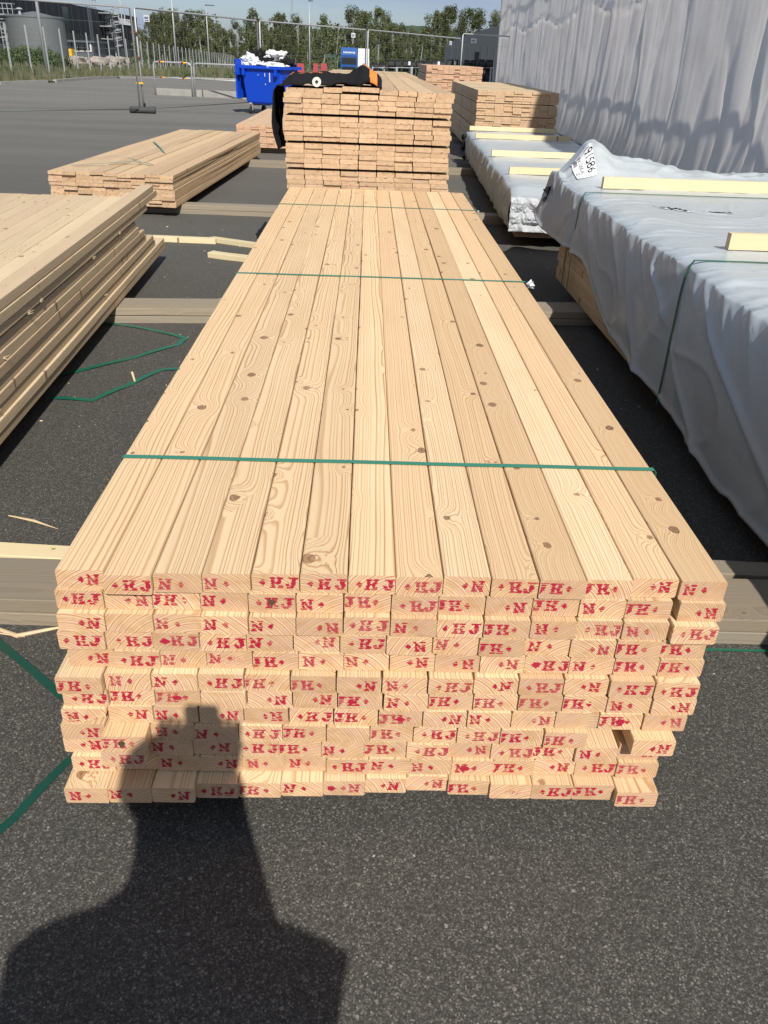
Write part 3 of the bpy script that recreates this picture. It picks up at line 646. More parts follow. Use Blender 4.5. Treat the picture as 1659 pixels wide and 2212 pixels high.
# ------------------------------------------------------------------ temporary mesh fence with tube frames
FH = 2.52
def fence_panel(a, b, label, sign=None, zb=.08):
    a, b = Vector(a), Vector(b); d = b-a; L = d.length; ang = math.atan2(d.y, d.x)
    e = empty('mesh_fence', (a.x, a.y, 0), label, 'fence', 'mesh fence panels round the yard', ang); r_ = .026
    mb = MB(); mb.tube([(0, 0, zb), (0, 0, FH-.04), (.05, 0, FH), (L-.05, 0, FH), (L, 0, FH-.04), (L, 0, zb)], r_, 8)
    mb.tube([(0, 0, zb+.03), (L, 0, zb+.03)], r_*.6, 6, mi=1); mb.build('frame', [GALV, MESHW], e, smooth=True)
    mb = MB(); n = int(L/.16)
    for k in range(1, n): 
        x = L*k/n; mb.tube([(x, 0, zb+.03), (x, 0, FH)], .0013, 3, cap=False)
    for z in (.9, 1.55, 2.15): mb.tube([(0, 0, z), (L, 0, z)], .003, 3, cap=False)
    mb.build('wire_mesh', MESHW2, e)
    if sign is not None:
        mb = MB(); mb.box((sign, -.035, 2.22), (sign+.25, -.03, 2.38)); s_ = mb.build('sign', WHITE, e)
        mb = MB(); rg = random.Random(4); x = .04
        for k in range(9):
            w_ = rg.uniform(.010, .020); mb.box((sign+x*.5, -.038, 2.29), (sign+x*.5+w_, -.0362, 2.29+rg.uniform(.03, .055))); x += w_*2+.008
        mb.box((sign+.03, -.038, 2.245), (sign+.20, -.0362, 2.262)); mb.build('print', TRUCKB, s_)
    return e
def fp(u, v): # post of height FH seen with its top at (u, v)
    d = ray(u, v); t = (FH-CAM_H)/d.z; return CP+d*t
P1, P2, P3, P4 = fp(288, 25), fp(557, 45), fp(793, 64.5), fp(996, 83.5)
def gap(a, b, g=.1): d = (b-a).normalized(); return a+d*g, b-d*g
Pm = Vector((-9.75, 21.9, 0)); P1 = ong(309, 245); _q = ong(0, 250); Pm = P1+(_q-P1)*1.15
print('posts', P1, P2, P3, P4)
for (a, b, lb, sg) in ((Pm, P1, "mesh fence panel with tube frame at the far left", None), (P1, P2, "mesh fence panel with small sign, left of the blue bin", .35), (P2, P3, "mesh fence panel right behind the blue bin", None), (P3, P4, "mesh fence panel behind the tall middle stack", None)):
    a2, b2 = gap(Vector((a.x, a.y, 0)), Vector((b.x, b.y, 0)), .07); L = (b2-a2).length
    if 'behind the blue' in lb: sg = L-1.0
    if 'tall middle' in lb: sg = L-1.3
    fence_panel(a2, b2, lb, sg)
    if lb.startswith("mesh fence panel with tube"):
        pass
P5 = fp(1000, 73); P6 = fp(1120, 80)
fence_panel((P5.x, P5.y, 0), (P6.x, P6.y, 0), "mesh fence panel beside the grey sheet wall", .4)
def foot(p, lb, a=0):
    e = empty('ballast_block', (p.x, p.y, 0), lb, 'fence foot', 'rubber feet under the fence posts', a); mb = MB()
    mb.tube([(-.36, 0, .085), (-.34, 0, .085), (.34, 0, .085), (.36, 0, .085)], [.06, .085, .085, .06], 12); mb.build('block', RUBBER, e, smooth=True)
    mb = MB()
    for x in (-.07, .07): mb.tube([(x, 0, .12), (x, 0, .26)], .026, 8)
    mb.build('socket', BLACK, e)
for p, lb in ((P1, "black rubber fence foot under the leftmost post pair"), (P2, "black rubber fence foot behind the blue bin"), (P3, "rubber fence foot behind the tall middle stack"), (P4, "rubber fence foot at the far panel end")): foot(p, lb, .05)
for z, lb in ((1.95, "upper rusty clamp joining the two left fence posts"), (1.37, "lower rusty clamp joining the two left fence posts"), (.75, "yellow clamp low on the left fence post pair")):
    mb = MB(); mb.box((-.10, -.035, -.02), (.10, .035, .02)); tag(mb.build('clamp', YELLOW if 'yellow' in lb else plain('rust', (.13, .055, .03), .9), None, (P1.x, P1.y, z)), lb, 'clamp')

# ------------------------------------------------------------------ blue wheeled bin
def bin_():
    c = (-2.94, 26.9, 0); e = empty('waste_bin', c, "blue four-wheeled waste container overfilled with film", 'waste bin', rotz=R(-24))
    w0, w1, d0, d1, zb, zt = .60, .70, .42, .52, .27, 1.24
    b = bmesh.new(); vs = []
    for z, w, d in ((zb, w0-.04, d0-.04), (zb+.06, w0, d0), (zt, w1, d1)):
        for x, y in ((-w, -d+.06), (-w+.06, -d), (w-.06, -d), (w, -d+.06), (w, d-.06), (w-.06, d), (-w+.06, d), (-w, d-.06)): vs.append((x, y, z))
    fs = [tuple(range(7, -1, -1))]+[(8*j+k, 8*j+(k+1) % 8, 8*j+8+(k+1) % 8, 8*j+8+k) for j in range(2) for k in range(8)]
    MB().add(vs, fs).build('body', BLUE, e)
    mb = MB()
    for a, b_ in (((-w1-.06, -d1-.06, zt-.05), (w1+.06, -d1+.02, zt+.03)), ((-w1-.06, d1-.02, zt-.05), (w1+.06, d1+.06, zt+.03)), ((-w1-.06, -d1+.02, zt-.05), (-w1+.02, d1-.02, zt+.03)), ((w1-.02, -d1+.02, zt-.05), (w1+.06, d1-.02, zt+.03))): mb.box(a, b_)
    for x in (-w1-.05, -w1+.12, w1-.2): mb.box((x, -d1-.10, zt-.22), (x+.07, -d1-.005, zt-.055))
    mb.build('rim', BLUE, e)
    mb = MB()
    for k in range(5): 
        x = -w1-.10-.0*k; mb.box((-w1-.16-.03*math.sin(k*.7), -d1+.21*k, .40), (-w1-.10, -d1+.21*k+.2, 1.42-.02*k))
    mb.build('lid', BLUE, e)
    for k, (x, y) in enumerate(((-.45, -.36), (.45, -.36), (.45, .36), (-.45, .36))):
        mb = MB(); mb.tube([(x-.035, y, .1), (x-.033, y, .1), (x+.033, y, .1), (x+.035, y, .1)], [.06, .1, .1, .06], 18); wo = mb.build('wheel', TYRE, e)
        mb = MB(); mb.box((x-.05, y-.03, .1), (x-.04, y+.03, .29)); mb.box((x+.04, y-.03, .1), (x+.05, y+.03, .29)); mb.box((x-.05, y-.05, .25), (x+.05, y+.05, .30)); mb.build('fork', GALV, wo)
    mb = MB()
    for a, b_ in (((.12, -.48, 1.0), (.14, -.478, 1.09)), ((.12, -.46, .78), (.14, -.458, .82)), ((.28, -.49, .86), (.31, -.488, 1.10)), ((-.1, -.49, 1.02), (-.08, -.488, 1.05))):
        mb = MB(); mb.box((a[0], a[1]-.03, a[2]), (b_[0], b_[1]-.03, b_[2])); mb.build('marking', WHITEP, e)
    rg = random.Random(5)
    def crumple(cx, cy, cz, rx, rz, seed, mat, lb):
        bb = bmesh.new(); bmesh.ops.create_icosphere(bb, subdivisions=4, radius=1)
        for v in bb.verts:
            q = mn.noise(v.co*1.6+Vector((seed, 0, 0)))+.6*abs(mn.noise(v.co*4+Vector((seed, 3, 0)))); v.co = Vector((v.co.x*rx, v.co.y*.3, v.co.z*rz))*(1+.75*q)
        me = bpy.data.meshes.new('m'); bb.to_mesh(me); bb.free()
        M = Matrix.Rotation(R(-24), 4, 'Z'); p = Vector(c)+M @ Vector((cx, cy, cz)); o = link('plastic_film', me, mat, None, p, R(-24)+seed); tag(o, lb, 'plastic waste', 'plastic waste heaped in the bin')
    crumple(-.52, -.2, 1.36, .17, .16, 1.2, WHITEP, "crumpled white film at the left end of the bin heap"); crumple(-.25, -.1, 1.30, .26, .12, 4.4, WHITEP, "flat crumpled grey-white film, second from left in the bin")
    crumple(.05, 0, 1.33, .30, .16, 7.1, BLACK, "black plastic film in the middle of the bin heap"); crumple(.22, .05, 1.50, .26, .13, 2.9, WHITEP, "highest white plastic sheet arching over the bin heap")
    crumple(.30, -.25, 1.29, .20, .07, 8.3, WHITEP, "low white film bag at the bin's front rim"); crumple(.52, .1, 1.34, .20, .15, 9.9, BLACK, "black film at the right end of the bin heap"); crumple(-.42, .2, 1.42, .10, .22, 5.9, BLACK, "thin black film standing up at the left of bin heap")
bin_()

# ------------------------------------------------------------------ rails and kerb stones
def rail(a, b, lb, bands):
    a, b = Vector(a), Vector(b); d = b-a; L = d.length; e = empty('hoop_rail', a, lb, 'rail', 'steel hoop rails on the yard edge', math.atan2(d.y, d.x))
    H = 1.15; mb = MB(); mb.tube([(0, 0, 0), (0, 0, H-.12), (.035, 0, H-.04), (.12, 0, H), (L-.12, 0, H), (L-.035, 0, H-.04), (L, 0, H-.12), (L, 0, 0)], .032, 10); mb.tube([(0, 0, .62), (L, 0, .62)], .02, 8); mb.build('tube', GALV, e, smooth=True)
    if bands:
        for x in (.25, L-.4):
            for z, r_ in ((H, .035), (.62, .023)):
                m2 = MB(); m2.tube([(x, 0, z), (x+.09, 0, z)], r_, 10, mi=0); m2.tube([(x+.09, 0, z), (x+.22, 0, z)], r_, 10, mi=1); m2.build('reflective_band', [REDP, YELLOW], e)
ra, rb, rc = ong(338, 205), ong(426, 208.5), ong(515, 214)
ra = Vector((-8.42, 35.7, 0)); rb = Vector((-6.83, 35.3, 0)); rc = Vector((-4.9, 34.6, 0))
rail(ra, rb-Vector((.05, 0, 0)), "steel hoop rail with red and yellow bands, left one", True); rail(rb+Vector((.05, 0, 0)), rc, "plain steel hoop rail left of the blue bin", False)
for k in range(3):
    x = -8.4+k*1.9; mb = MB(); mb.box((0, -.12, 0), (1.86, .12, .24)); tag(mb.build('kerb_stone', CONC, None, (x, 35.9-.28*k, 0), R(-8)), f"long concrete kerb stone under the hoop rails, {ORD[k+1]} from left", 'kerb stone', 'kerb stones under the rails')

# ------------------------------------------------------------------ jacket and tape roll on the middle stack
def cloth_drape():
    e = empty('work_jacket', (-.3, 7.2, 1.38), "black and orange work jacket draped over the tall middle stack's corner", 'jacket')
    prof = [(-.700, .93, 1), (-.735, 1.03, 1), (-.742, 1.15, 1), (-.735, 1.28, 1), (-.715, 1.37, 1), (-.675, 1.425, 1), (-.60, 1.465, 1), (-.50, 1.487, .8), (-.40, 1.488, .6), (-.28, 1.482, .5), (-.18, 1.475, .5), (-.10, 1.52, .7), (-.05, 1.555, .9), (.0, 1.54, .8), (.06, 1.50, .7), (.10, 1.45, .6), (.10, 1.40, .5)]
    NU, NV = 150, 46; vs = []; fs = []; mi = []
    for a in range(NU+1):
        t = a/NU*(len(prof)-1); i = min(int(t), len(prof)-2); f = t-i; f = f*f*(3-2*f)
        x = prof[i][0]*(1-f)+prof[i+1][0]*f; z = prof[i][1]*(1-f)+prof[i+1][1]*f
        for b in range(NV+1):
            v = b/NV; hang = z < 1.36 and x < -.69
            yy = 7.0+v*(.62 if not hang else .50)
            n1 = mn.noise((a*.06, v*3, 1)); n2 = abs(mn.noise((a*.11+v*2, v*5, 5)))
            zz = z; xx = x
            if hang: xx = x-.02-.03*n1+.03*v-.012*n2; zz = z+.05*v*mn.noise((x*3, v*3, 0))
            else:
                edge = min(1, v/.12); base = 1.382
                zz = base+(z-base)*(math.sin(min(1, .25+edge*.75)*math.pi/2))*(1-.75*max(0, v-.45)/.55)+.035*n1+.035*n2*edge-.02
                zz = max(zz, base+.004+.006*n2)
                yy = 7.0-.0+v*.62+.03*n1
            vs.append((xx+.3, yy-7.2, zz-1.38))
    for a in range(NU):
        for b in range(NV):
            fs.append((a*(NV+1)+b, (a+1)*(NV+1)+b, (a+1)*(NV+1)+b+1, a*(NV+1)+b+1)); t = a/NU; v = b/NV
            w_ = .5+.07*math.sin(v*4); c1 = abs((v-.20)-.55*(t-.45)) < .035 and .38 < t < .80
            c2 = .80 < t+.10*(v-.2) < .865 and v < .62
            c3 = abs(v-.5+1.2*(t-.3)) < .012 and t < .45
            mi.append(1 if (c1 or c2 or c3) else 0)
    me = bpy.data.meshes.new('m'); me.from_pydata(vs, [], fs)
    for p, q in zip(me.polygons, mi): p.material_index = q; p.use_smooth = True
    o = link('fabric', me, [CLOTH, ORANGE], e); s_ = o.modifiers.new('thick', 'SOLIDIFY'); s_.thickness = .006
cloth_drape()
e = empty('tape_roll', (-.405, 6.99, 1.418), "small white roll lying at the jacket's edge on the stack", 'roll'); mb = MB(); n = 24
for rr_, y_ in ((.034, 0), (.034, .07), (.013, .07), (.013, 0)):
    for k in range(n): a = 2*math.pi*k/n; mb.v.append((rr_*math.cos(a), y_, rr_*math.sin(a)))
for j in range(4):
    for k in range(n): mb.f.append((j*n+k, j*n+(k+1) % n, ((j+1) % 4)*n+(k+1) % n, ((j+1) % 4)*n+k)); mb.mi.append(0)
mb.build('paper', CREAM, e, smooth=False); mb = MB(); mb.tube([(0, .012, 0), (0, .06, 0)], .0125, 14); mb.build('core', RUBBER, e)

# ------------------------------------------------------------------ near wrapped pack on the right
HEM = [(.9, .10), (2.45, .10), (2.80, .104), (2.88, .085), (2.98, .08), (3.16, .108), (3.41, .136), (3.72, .142), (4.0, .160), (4.38, .185), (4.89, .22), (5.29, .315), (5.415, .377), (5.63, .435), (6.2, .43), (6.46, .428), (6.78, .443), (7.0, .49), (7.16, .52)]
def lerp_tab(tab, x):
    if x <= tab[0][0]: return tab[0][1]
    for (a, b), (c, d) in zip(tab, tab[1:]):
        if x <= c: f = (x-a)/(c-a); return b+(d-b)*f
    return tab[-1][1]
def sm(x): x = max(0, min(1, x)); return x*x*(3-2*x)
def crease(p, k=3): return (1-min(1, abs(mn.noise(p))*2.2))**k
def tightf(y): return math.exp(-(min(abs(y-q_) for q_ in (6.01, 3.83))/.09)**2)
def tarp_top(x, y):
    z = .822; fl = 1-.85*tightf(y); w1 = .8*mn.noise((x*2, y*1.3, 4))
    z += fl*(.010*mn.noise((x*.9, y*2.6+w1, 3))+.007*crease((x*.7, y*3.4+w1*2, 9), 5)+.004*crease((x*1.3+y, y*8+w1*3, 16), 4)+.0015*crease((x*7, y*15+x*5, 6), 3))-.006
    e = sm((y-6.45)/.55)
    z += e*(.235*math.exp(-((x-1.80)/.16)**2)+.085*math.exp(-((x-2.18)/.30)**2)+.05*sm((x-1.7)/.4))
    z += e*(.03*abs(mn.noise((x*7, y*5, 2)))+.02*crease((x*4, y*3, 12), 3))
    z -= .008*math.sin((y-4.0)/2.1*math.pi)**2
    return z
def side_x(y, z):
    zr = tarp_top(1.60, y); h_ = max(0, zr-z); over = sm((y-6.3)/.7); tight = tightf(y); sd_ = min(abs(y-q_) for q_ in (6.01, 3.83)); f = 1-tight
    bil = (mn.noise((y*.8, z*1.3, 0))+.35)*.055*math.sin(min(1, h_/.55)*math.pi*.75)
    sl = y-z*.9
    pl = .020*crease((sl*3.4, z*1.2, 2), 4)*math.exp(-h_/.16)+.010*crease((sl*9.5, z*1.5, 8), 4)*math.exp(-h_/.10)
    dg = .022*crease(((y-z*1.6)*1.3, (y+z)*.5, 5), 5)*min(1, h_/.2)+.010*crease(((y+z*.7)*1.1, z*2.1, 15), 5)*min(1, h_/.3)
    sg = 1 if y > 3.83 and y < 6.01 or y > 6.2 else -1
    fan = .013*math.sin(math.atan2(z-.78, sd_+.06)*9+y)*math.exp(-(sd_/.50)**2)*min(1, h_/.2)
    x = 1.517-f*(max(-.004, bil)+pl+dg+max(0, fan))+.035*math.exp(-h_/.035)+.010*tight*math.exp(-h_/.4)
    x -= .05*sm((h_-.12)/.35)*over
    return x
STR = (6.02, 3.93)
def build_tarp():
    e = empty('wrapped_pack', (1.55, 1.0, 0), "big grey-white plastic wrapped timber pack at the right edge", 'wrapped pack')
    e_inv = Matrix.Translation((-1.55, -1.0, 0))
    Y0, Y1 = 1.0, 7.08; NY = 420; NS = 60; NT_ = 110; vs = []; fs = []
    for j in range(NY+1):
        y = Y0+(Y1-Y0)*j/NY; hem = lerp_tab(HEM, y)+.004*mn.noise((y*6, 0, 0)); zr = tarp_top(1.60, y)
        for i in range(NS+1):
            t = i/NS; z = hem+(zr-.025-hem)*t; x = side_x(y, z)
            lip = math.exp(-((z-hem)/.018)**2); x -= .012*lip
            vs.append((x, y, z))
        for i in range(1, NT_+1):
            t = i/NT_; x = 1.565+1.75*t**1.05; zt = tarp_top(x, y)
            rz = .02*math.exp(-(x-1.565)/.02)
            pl = .012*crease((y*3.4-.65, (x-1.56)*1.2, 2), 3)*math.exp(-(x-1.565)/.22)*(1-tightf(y))
            vs.append((x, y, zt-rz-pl))
    n = NS+1+NT_
    # the end flap hangs behind
    for k in range(1, 14):
        for i in range(n):
            x, y, z = vs[NY*n+i]; zb = .50 if i > NS else z
            f = k/13; zz = z*(1-f)+min(z, .50)*f
            vs.append((x+.02*mn.noise((x*6, f*4, 0)), Y1+.10*math.sin(f*1.5)+.03*mn.noise((x*9, f*3, 3)), zz))
    NR = NY+13
    for j in range(NR):
        for i in range(n-1): fs.append((j*n+i, j*n+i+1, (j+1)*n+i+1, (j+1)*n+i))
    me = bpy.data.meshes.new('m'); me.from_pydata([e_inv @ Vector(v) for v in vs], [], fs)
    for p in me.polygons: p.use_smooth = True
    o = link('plastic_cover', me, TARP, e); s_ = o.modifiers.new('thick', 'SOLIDIFY'); s_.thickness = .0012; s_.offset = -1
    # the near end of the cover folds down over the board ends
    vs2, fs2 = [], []; NX, NZ = 90, 40
    for i in range(NX+1):
        x = 1.50+1.80*i/NX
        for k_ in range(NZ+1):
            t = k_/NZ; zt = tarp_top(max(x, 1.6), 1.0)-.002; z = zt-(zt-.13-.03*mn.noise((x*3, 0, 0)))*t
            vs2.append((x-1.55, .006-.05*sm(t*4)-.05*crease((x*2.2, z*1.1, 3), 3)*sm(t*3)-.02*crease((x*5+z*2, z*2, 9), 3)*sm(t*3)-.035*t, z))
    for i in range(NX):
        for k_ in range(NZ): fs2.append((i*(NZ+1)+k_, i*(NZ+1)+k_+1, (i+1)*(NZ+1)+k_+1, (i+1)*(NZ+1)+k_))
    me2 = bpy.data.meshes.new('m'); me2.from_pydata(vs2, [], fs2)
    for p in me2.polygons: p.use_smooth = True
    link('folded_end', me2, TARP, e)
    # boards inside, visible under the hem
    z = .102; k = 0
    while z+.045 < .752:
        for i in range(15):
            if i > 0 and k not in (0,) and i < 14: continue
            b = plank_mesh(.0965, .0450, 5.42+rng.uniform(-.02, .03), rng, None, warp=.002, st=5, cham=.003)
            link('board', b, [PINE_LEFT, INK], e, (-.005+i*.0985+rng.uniform(-.004, .004), .09, z))
        z += .0462; k += 1
    mb = MB(); mb.box((.10, .12, .15), (1.42, 5.48, .74)); o = mb.build('board', PINE_LEFT, e); o['label'] = 'inner boards under the plastic'
    # tears
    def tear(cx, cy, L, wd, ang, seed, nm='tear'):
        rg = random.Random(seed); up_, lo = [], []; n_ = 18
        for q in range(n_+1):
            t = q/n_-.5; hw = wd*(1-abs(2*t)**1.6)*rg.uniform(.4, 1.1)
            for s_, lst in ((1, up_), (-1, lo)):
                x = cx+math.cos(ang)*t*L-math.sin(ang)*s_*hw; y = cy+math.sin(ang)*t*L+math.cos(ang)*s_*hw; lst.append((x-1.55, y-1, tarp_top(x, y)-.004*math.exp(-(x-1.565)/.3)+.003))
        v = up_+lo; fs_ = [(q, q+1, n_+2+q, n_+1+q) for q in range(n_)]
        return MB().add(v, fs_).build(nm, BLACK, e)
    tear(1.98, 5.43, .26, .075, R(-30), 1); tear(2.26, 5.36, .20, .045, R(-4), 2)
    for (cx, cy, L, wd, a, s_) in ((1.99, 5.37, .24, .016, R(-30), 5), (2.26, 5.33, .22, .010, R(-4), 6), (2.05, 5.31, .12, .014, R(20), 7)):
        t_ = tear(cx, cy, L, wd, a, s_, 'torn_edge'); t_.data.materials.clear(); t_.data.materials.append(WHITEP); t_.location.z = .002
    return e
PK = build_tarp()
# ragged black rip on the far left corner of the cover
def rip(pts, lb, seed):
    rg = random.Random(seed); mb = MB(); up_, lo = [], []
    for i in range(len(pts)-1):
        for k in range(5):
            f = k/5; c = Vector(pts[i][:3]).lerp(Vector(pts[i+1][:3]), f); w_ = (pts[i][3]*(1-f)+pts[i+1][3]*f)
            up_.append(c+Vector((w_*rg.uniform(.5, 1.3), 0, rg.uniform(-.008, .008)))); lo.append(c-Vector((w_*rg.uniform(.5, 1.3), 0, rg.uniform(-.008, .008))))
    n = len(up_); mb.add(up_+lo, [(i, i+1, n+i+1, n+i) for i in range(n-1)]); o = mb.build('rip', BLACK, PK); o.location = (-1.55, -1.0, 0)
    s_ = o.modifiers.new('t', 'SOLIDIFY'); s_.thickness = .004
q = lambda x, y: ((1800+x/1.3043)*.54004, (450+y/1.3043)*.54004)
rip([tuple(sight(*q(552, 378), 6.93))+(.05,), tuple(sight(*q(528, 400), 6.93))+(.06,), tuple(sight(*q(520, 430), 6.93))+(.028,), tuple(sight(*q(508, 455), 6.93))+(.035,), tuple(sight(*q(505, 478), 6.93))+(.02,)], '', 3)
# the label stuck to the peak of the cover, writing runs downwards
def on_tarp(x, y, dz): return Vector((x-1.55, y-1.0, tarp_top(x, y)+dz))
def sticker():
    mb = MB(); nx, ny = 14, 18; x0, x1, y0, y1 = 1.625, 1.775, 6.60, 6.93; vs = []
    for j in range(ny+1):
        for i in range(nx+1):
            x = x0+(x1-x0)*i/nx; y = y0+(y1-y0)*j/ny; vs.append(on_tarp(x, y, .004))
    mb.add(vs, [(j*(nx+1)+i, j*(nx+1)+i+1, (j+1)*(nx+1)+i+1, (j+1)*(nx+1)+i) for j in range(ny) for i in range(nx)])
    lab = mb.build('label_sheet', PAPER, PK)
    def txt(s_, cx, ytop, size, nm='lettering'):
        cu = bpy.data.curves.new('t', 'FONT'); cu.body = s_; cu.size = size; to = bpy.data.objects.new('t', cu); COL.objects.link(to)
        dg_ = bpy.context.evaluated_depsgraph_get(); me = bpy.data.meshes.new_from_object(to.evaluated_get(dg_)); bpy.data.objects.remove(to)
        b = bmesh.new(); b.from_mesh(me); bmesh.ops.subdivide_edges(b, edges=b.edges[:], cuts=1); bmesh.ops.triangulate(b, faces=b.faces[:])
        for v in b.verts:
            tx, ty = v.co.x, v.co.y; v.co = on_tarp(cx+ty, ytop-tx*1.15, .0065)
        b.to_mesh(me); b.free(); link(nm, me, PRINT, lab)
    txt("191586", 1.715, 6.92, .083); txt("28.0 x 120.0 AC", 1.668, 6.905, .034); txt("22", 1.634, 6.70, .036)
    mb = MB(); rg = random.Random(8); y = 6.90
    while y > 6.80:
        w_ = rg.choice((.003, .005, .008)); a = [on_tarp(1.634, y, .0062), on_tarp(1.660, y, .0062), on_tarp(1.660, y-w_, .0062), on_tarp(1.634, y-w_, .0062)]; mb.add(a, [(3, 2, 1, 0)]); y -= w_+rg.choice((.003, .006))
    mb.build('barcode', PRINT, lab)
sticker()
# straps round the wrapped pack
def side_strap(y, lb, z0=.10, wood_only=False, mat=STRAP_DARK):
    mb = MB(); pts = []
    if wood_only: pts = [(1.538, y, .10+k*.05) for k in range(7)]
    else:
        for k in range(16): z = z0+(.795-z0)*k/15; yy_ = y+.03*(z-.1)/.7; pts.append((min(side_x(yy_+d_, z) for d_ in (-.008, 0, .008))-.004, yy_, z))
        pts.append((1.556, y+.03, tarp_top(1.57, y+.03)+.003)); 
        for k in range(1, 30): x = 1.56+1.7*k/29; pts.append((x, y+.03, tarp_top(x, y+.03)+.004))
    w_ = .0075
    vs = []
    for p in pts: vs += [(p[0], p[1]-w_, p[2]), (p[0], p[1]+w_, p[2])]
    mb.add(vs, [(2*i, 2*i+1, 2*i+3, 2*i+2) for i in range(len(pts)-1)]); o = mb.build('strap', mat); s_ = o.modifiers.new('t', 'SOLIDIFY'); s_.thickness = .003
    tag(o, lb, 'strap', 'straps on the wrapped pack')
side_strap(3.80, "dark green strap over the wrapped pack beside the nearest batten"); side_strap(5.98, "dark green strap over the wrapped pack beside its far batten"); side_strap(6.27, "thin green strap on bare boards under the cover's lifted corner", wood_only=True)
def batten(x0, x1, y, z, dy, lb, h=.078, w=.045):
    d = Vector((x1-x0, dy, 0)); L = d.length; me = plank_mesh(w, h, L, rng, None, warp=.003, st=5, cham=.002)
    o = link('batten', me, [BATTEN, INK], None, (x0, y+w/2, z), math.atan2(d.y, d.x)-math.pi/2); tag(o, lb, 'batten', 'battens lying on the wrapped packs')
batten(1.73, 3.30, 6.25, .822, .03, "fresh yellow batten lying across the near wrapped pack, far one")
batten(1.82, 3.30, 4.12, .822, .02, "fresh yellow batten at right edge, nearest one on wrapped pack")

# ------------------------------------------------------------------ far wrapped pack
def far_tarp():
    e = empty('wrapped_pack', (1.45, 8.2, 0), "long low wrapped timber pack behind the big wrapped pack", 'wrapped pack', rotz=-math.atan(.045))
    L = 7.45; Wd = 1.58; H = .545; vs = []; fs = []; NY = 240; NS = 26; NT_ = 50
    def top(x, y): return H+.010*crease((x*.9, y*3, 13), 4)+.005*crease((x*1.4+y, y*7, 23), 4)-.008+.010*mn.noise((x*1.2, y*3.5, 3))-.014*abs(math.sin((y-1.1)*1.35))-.10*sm((.35-y)/.35)*.6
    for j in range(NY+1):
        y = -.02+(L+.04)*j/NY; zr = top(.02, y); hem = .125+.03*mn.noise((y*1.1, 0, 0))
        bulge = .04+.035*mn.noise((y*1.0, 4, 0))
        for i in range(NS+1):
            t = i/NS; z = hem+(zr-.02-hem)*t
            vs.append((-.01-bulge*math.sin(t*2.6)-.022*crease(((y-z)*2, z*1.5, 6), 4)-.012*crease(((y+z)*4.5, z*1.5, 26), 4)+.04*math.exp(-(zr-z)/.03), y, z))
        for i in range(1, NT_+1): x = .03+(Wd-.03)*i/NT_; vs.append((x, y, top(x, y)-.015*math.exp(-(x-.03)/.02)))
    n = NS+1+NT_
    for j in range(NY):
        for i in range(n-1): fs.append((j*n+i, j*n+i+1, (j+1)*n+i+1, (j+1)*n+i))
    me = bpy.data.meshes.new('m'); me.from_pydata(vs, [], fs)
    for p in me.polygons: p.use_smooth = True
    link('plastic_cover', me, TARP, e)
    # folded, crinkled silver end
    vs, fs = [], []; NX, NZ = 90, 44
    for i in range(NX+1):
        x = -.05+(Wd+.05)*i/NX
        for k in range(NZ+1):
            t = k/NZ; zt = top(max(x, .02), 0)+.005; z = zt-(zt-.165)*t
            c_ = abs(mn.noise((x*9, z*9, 1)))*.07+abs(mn.noise((x*22, z*22, 5)))*.03; vs.append((x, -.03-c_*sm(t*5)-.02*sm(t), z+.02*mn.noise((x*4, t*3, 0))*t))
    for i in range(NX):
        for k in range(NZ): fs.append((i*(NZ+1)+k, i*(NZ+1)+k+1, (i+1)*(NZ+1)+k+1, (i+1)*(NZ+1)+k))
    me = bpy.data.meshes.new('m'); me.from_pydata(vs, [], fs); link('folded_end', me, TARP_SILVER, e)
    for r_ in range(8):
        for i in range(11): link('board', plank_mesh(.14, .047, 7.30, rng, None, st=3, cham=.003), [BOARD_RED, INK], e, (.03+i*.1385, rng.uniform(-.01, .03), .10+r_*.0485)) if r_ < 2 or (i in (0, 10) and r_ < 7) else None
    mb = MB(); mb.box((-.045, L-.55, .2), (-.04, L-.45, .45)); mb.build('tape_strip', YELLOW, e)
    mb = MB(); rg = random.Random(2)
    for _ in range(26):
        c_ = Vector((-.08, L-.12+rg.uniform(-.25, .12), rg.uniform(.1, .42))); a = [c_+Vector((rg.uniform(-.05, .05), rg.uniform(-.12, .12), rg.uniform(-.1, .1))) for _ in range(4)]; mb.add(a, [(0, 1, 2, 3)])
    mb.build('black_film', BLACK, e)
far_tarp()
for x0, y, ln, lb in ((1.78, 15.45, 1.55, "yellow batten across the far wrapped pack, farthest of four"), (1.70, 13.85, 1.52, "yellow batten across the far wrapped pack, third from the front"), (1.60, 11.2, 1.55, "yellow batten across the far wrapped pack, second from the front"), (1.55, 9.38, 1.55, "yellow batten across the far wrapped pack, nearest of four")):
    batten(x0, x0+ln, y, .545, .03, lb, h=.07)

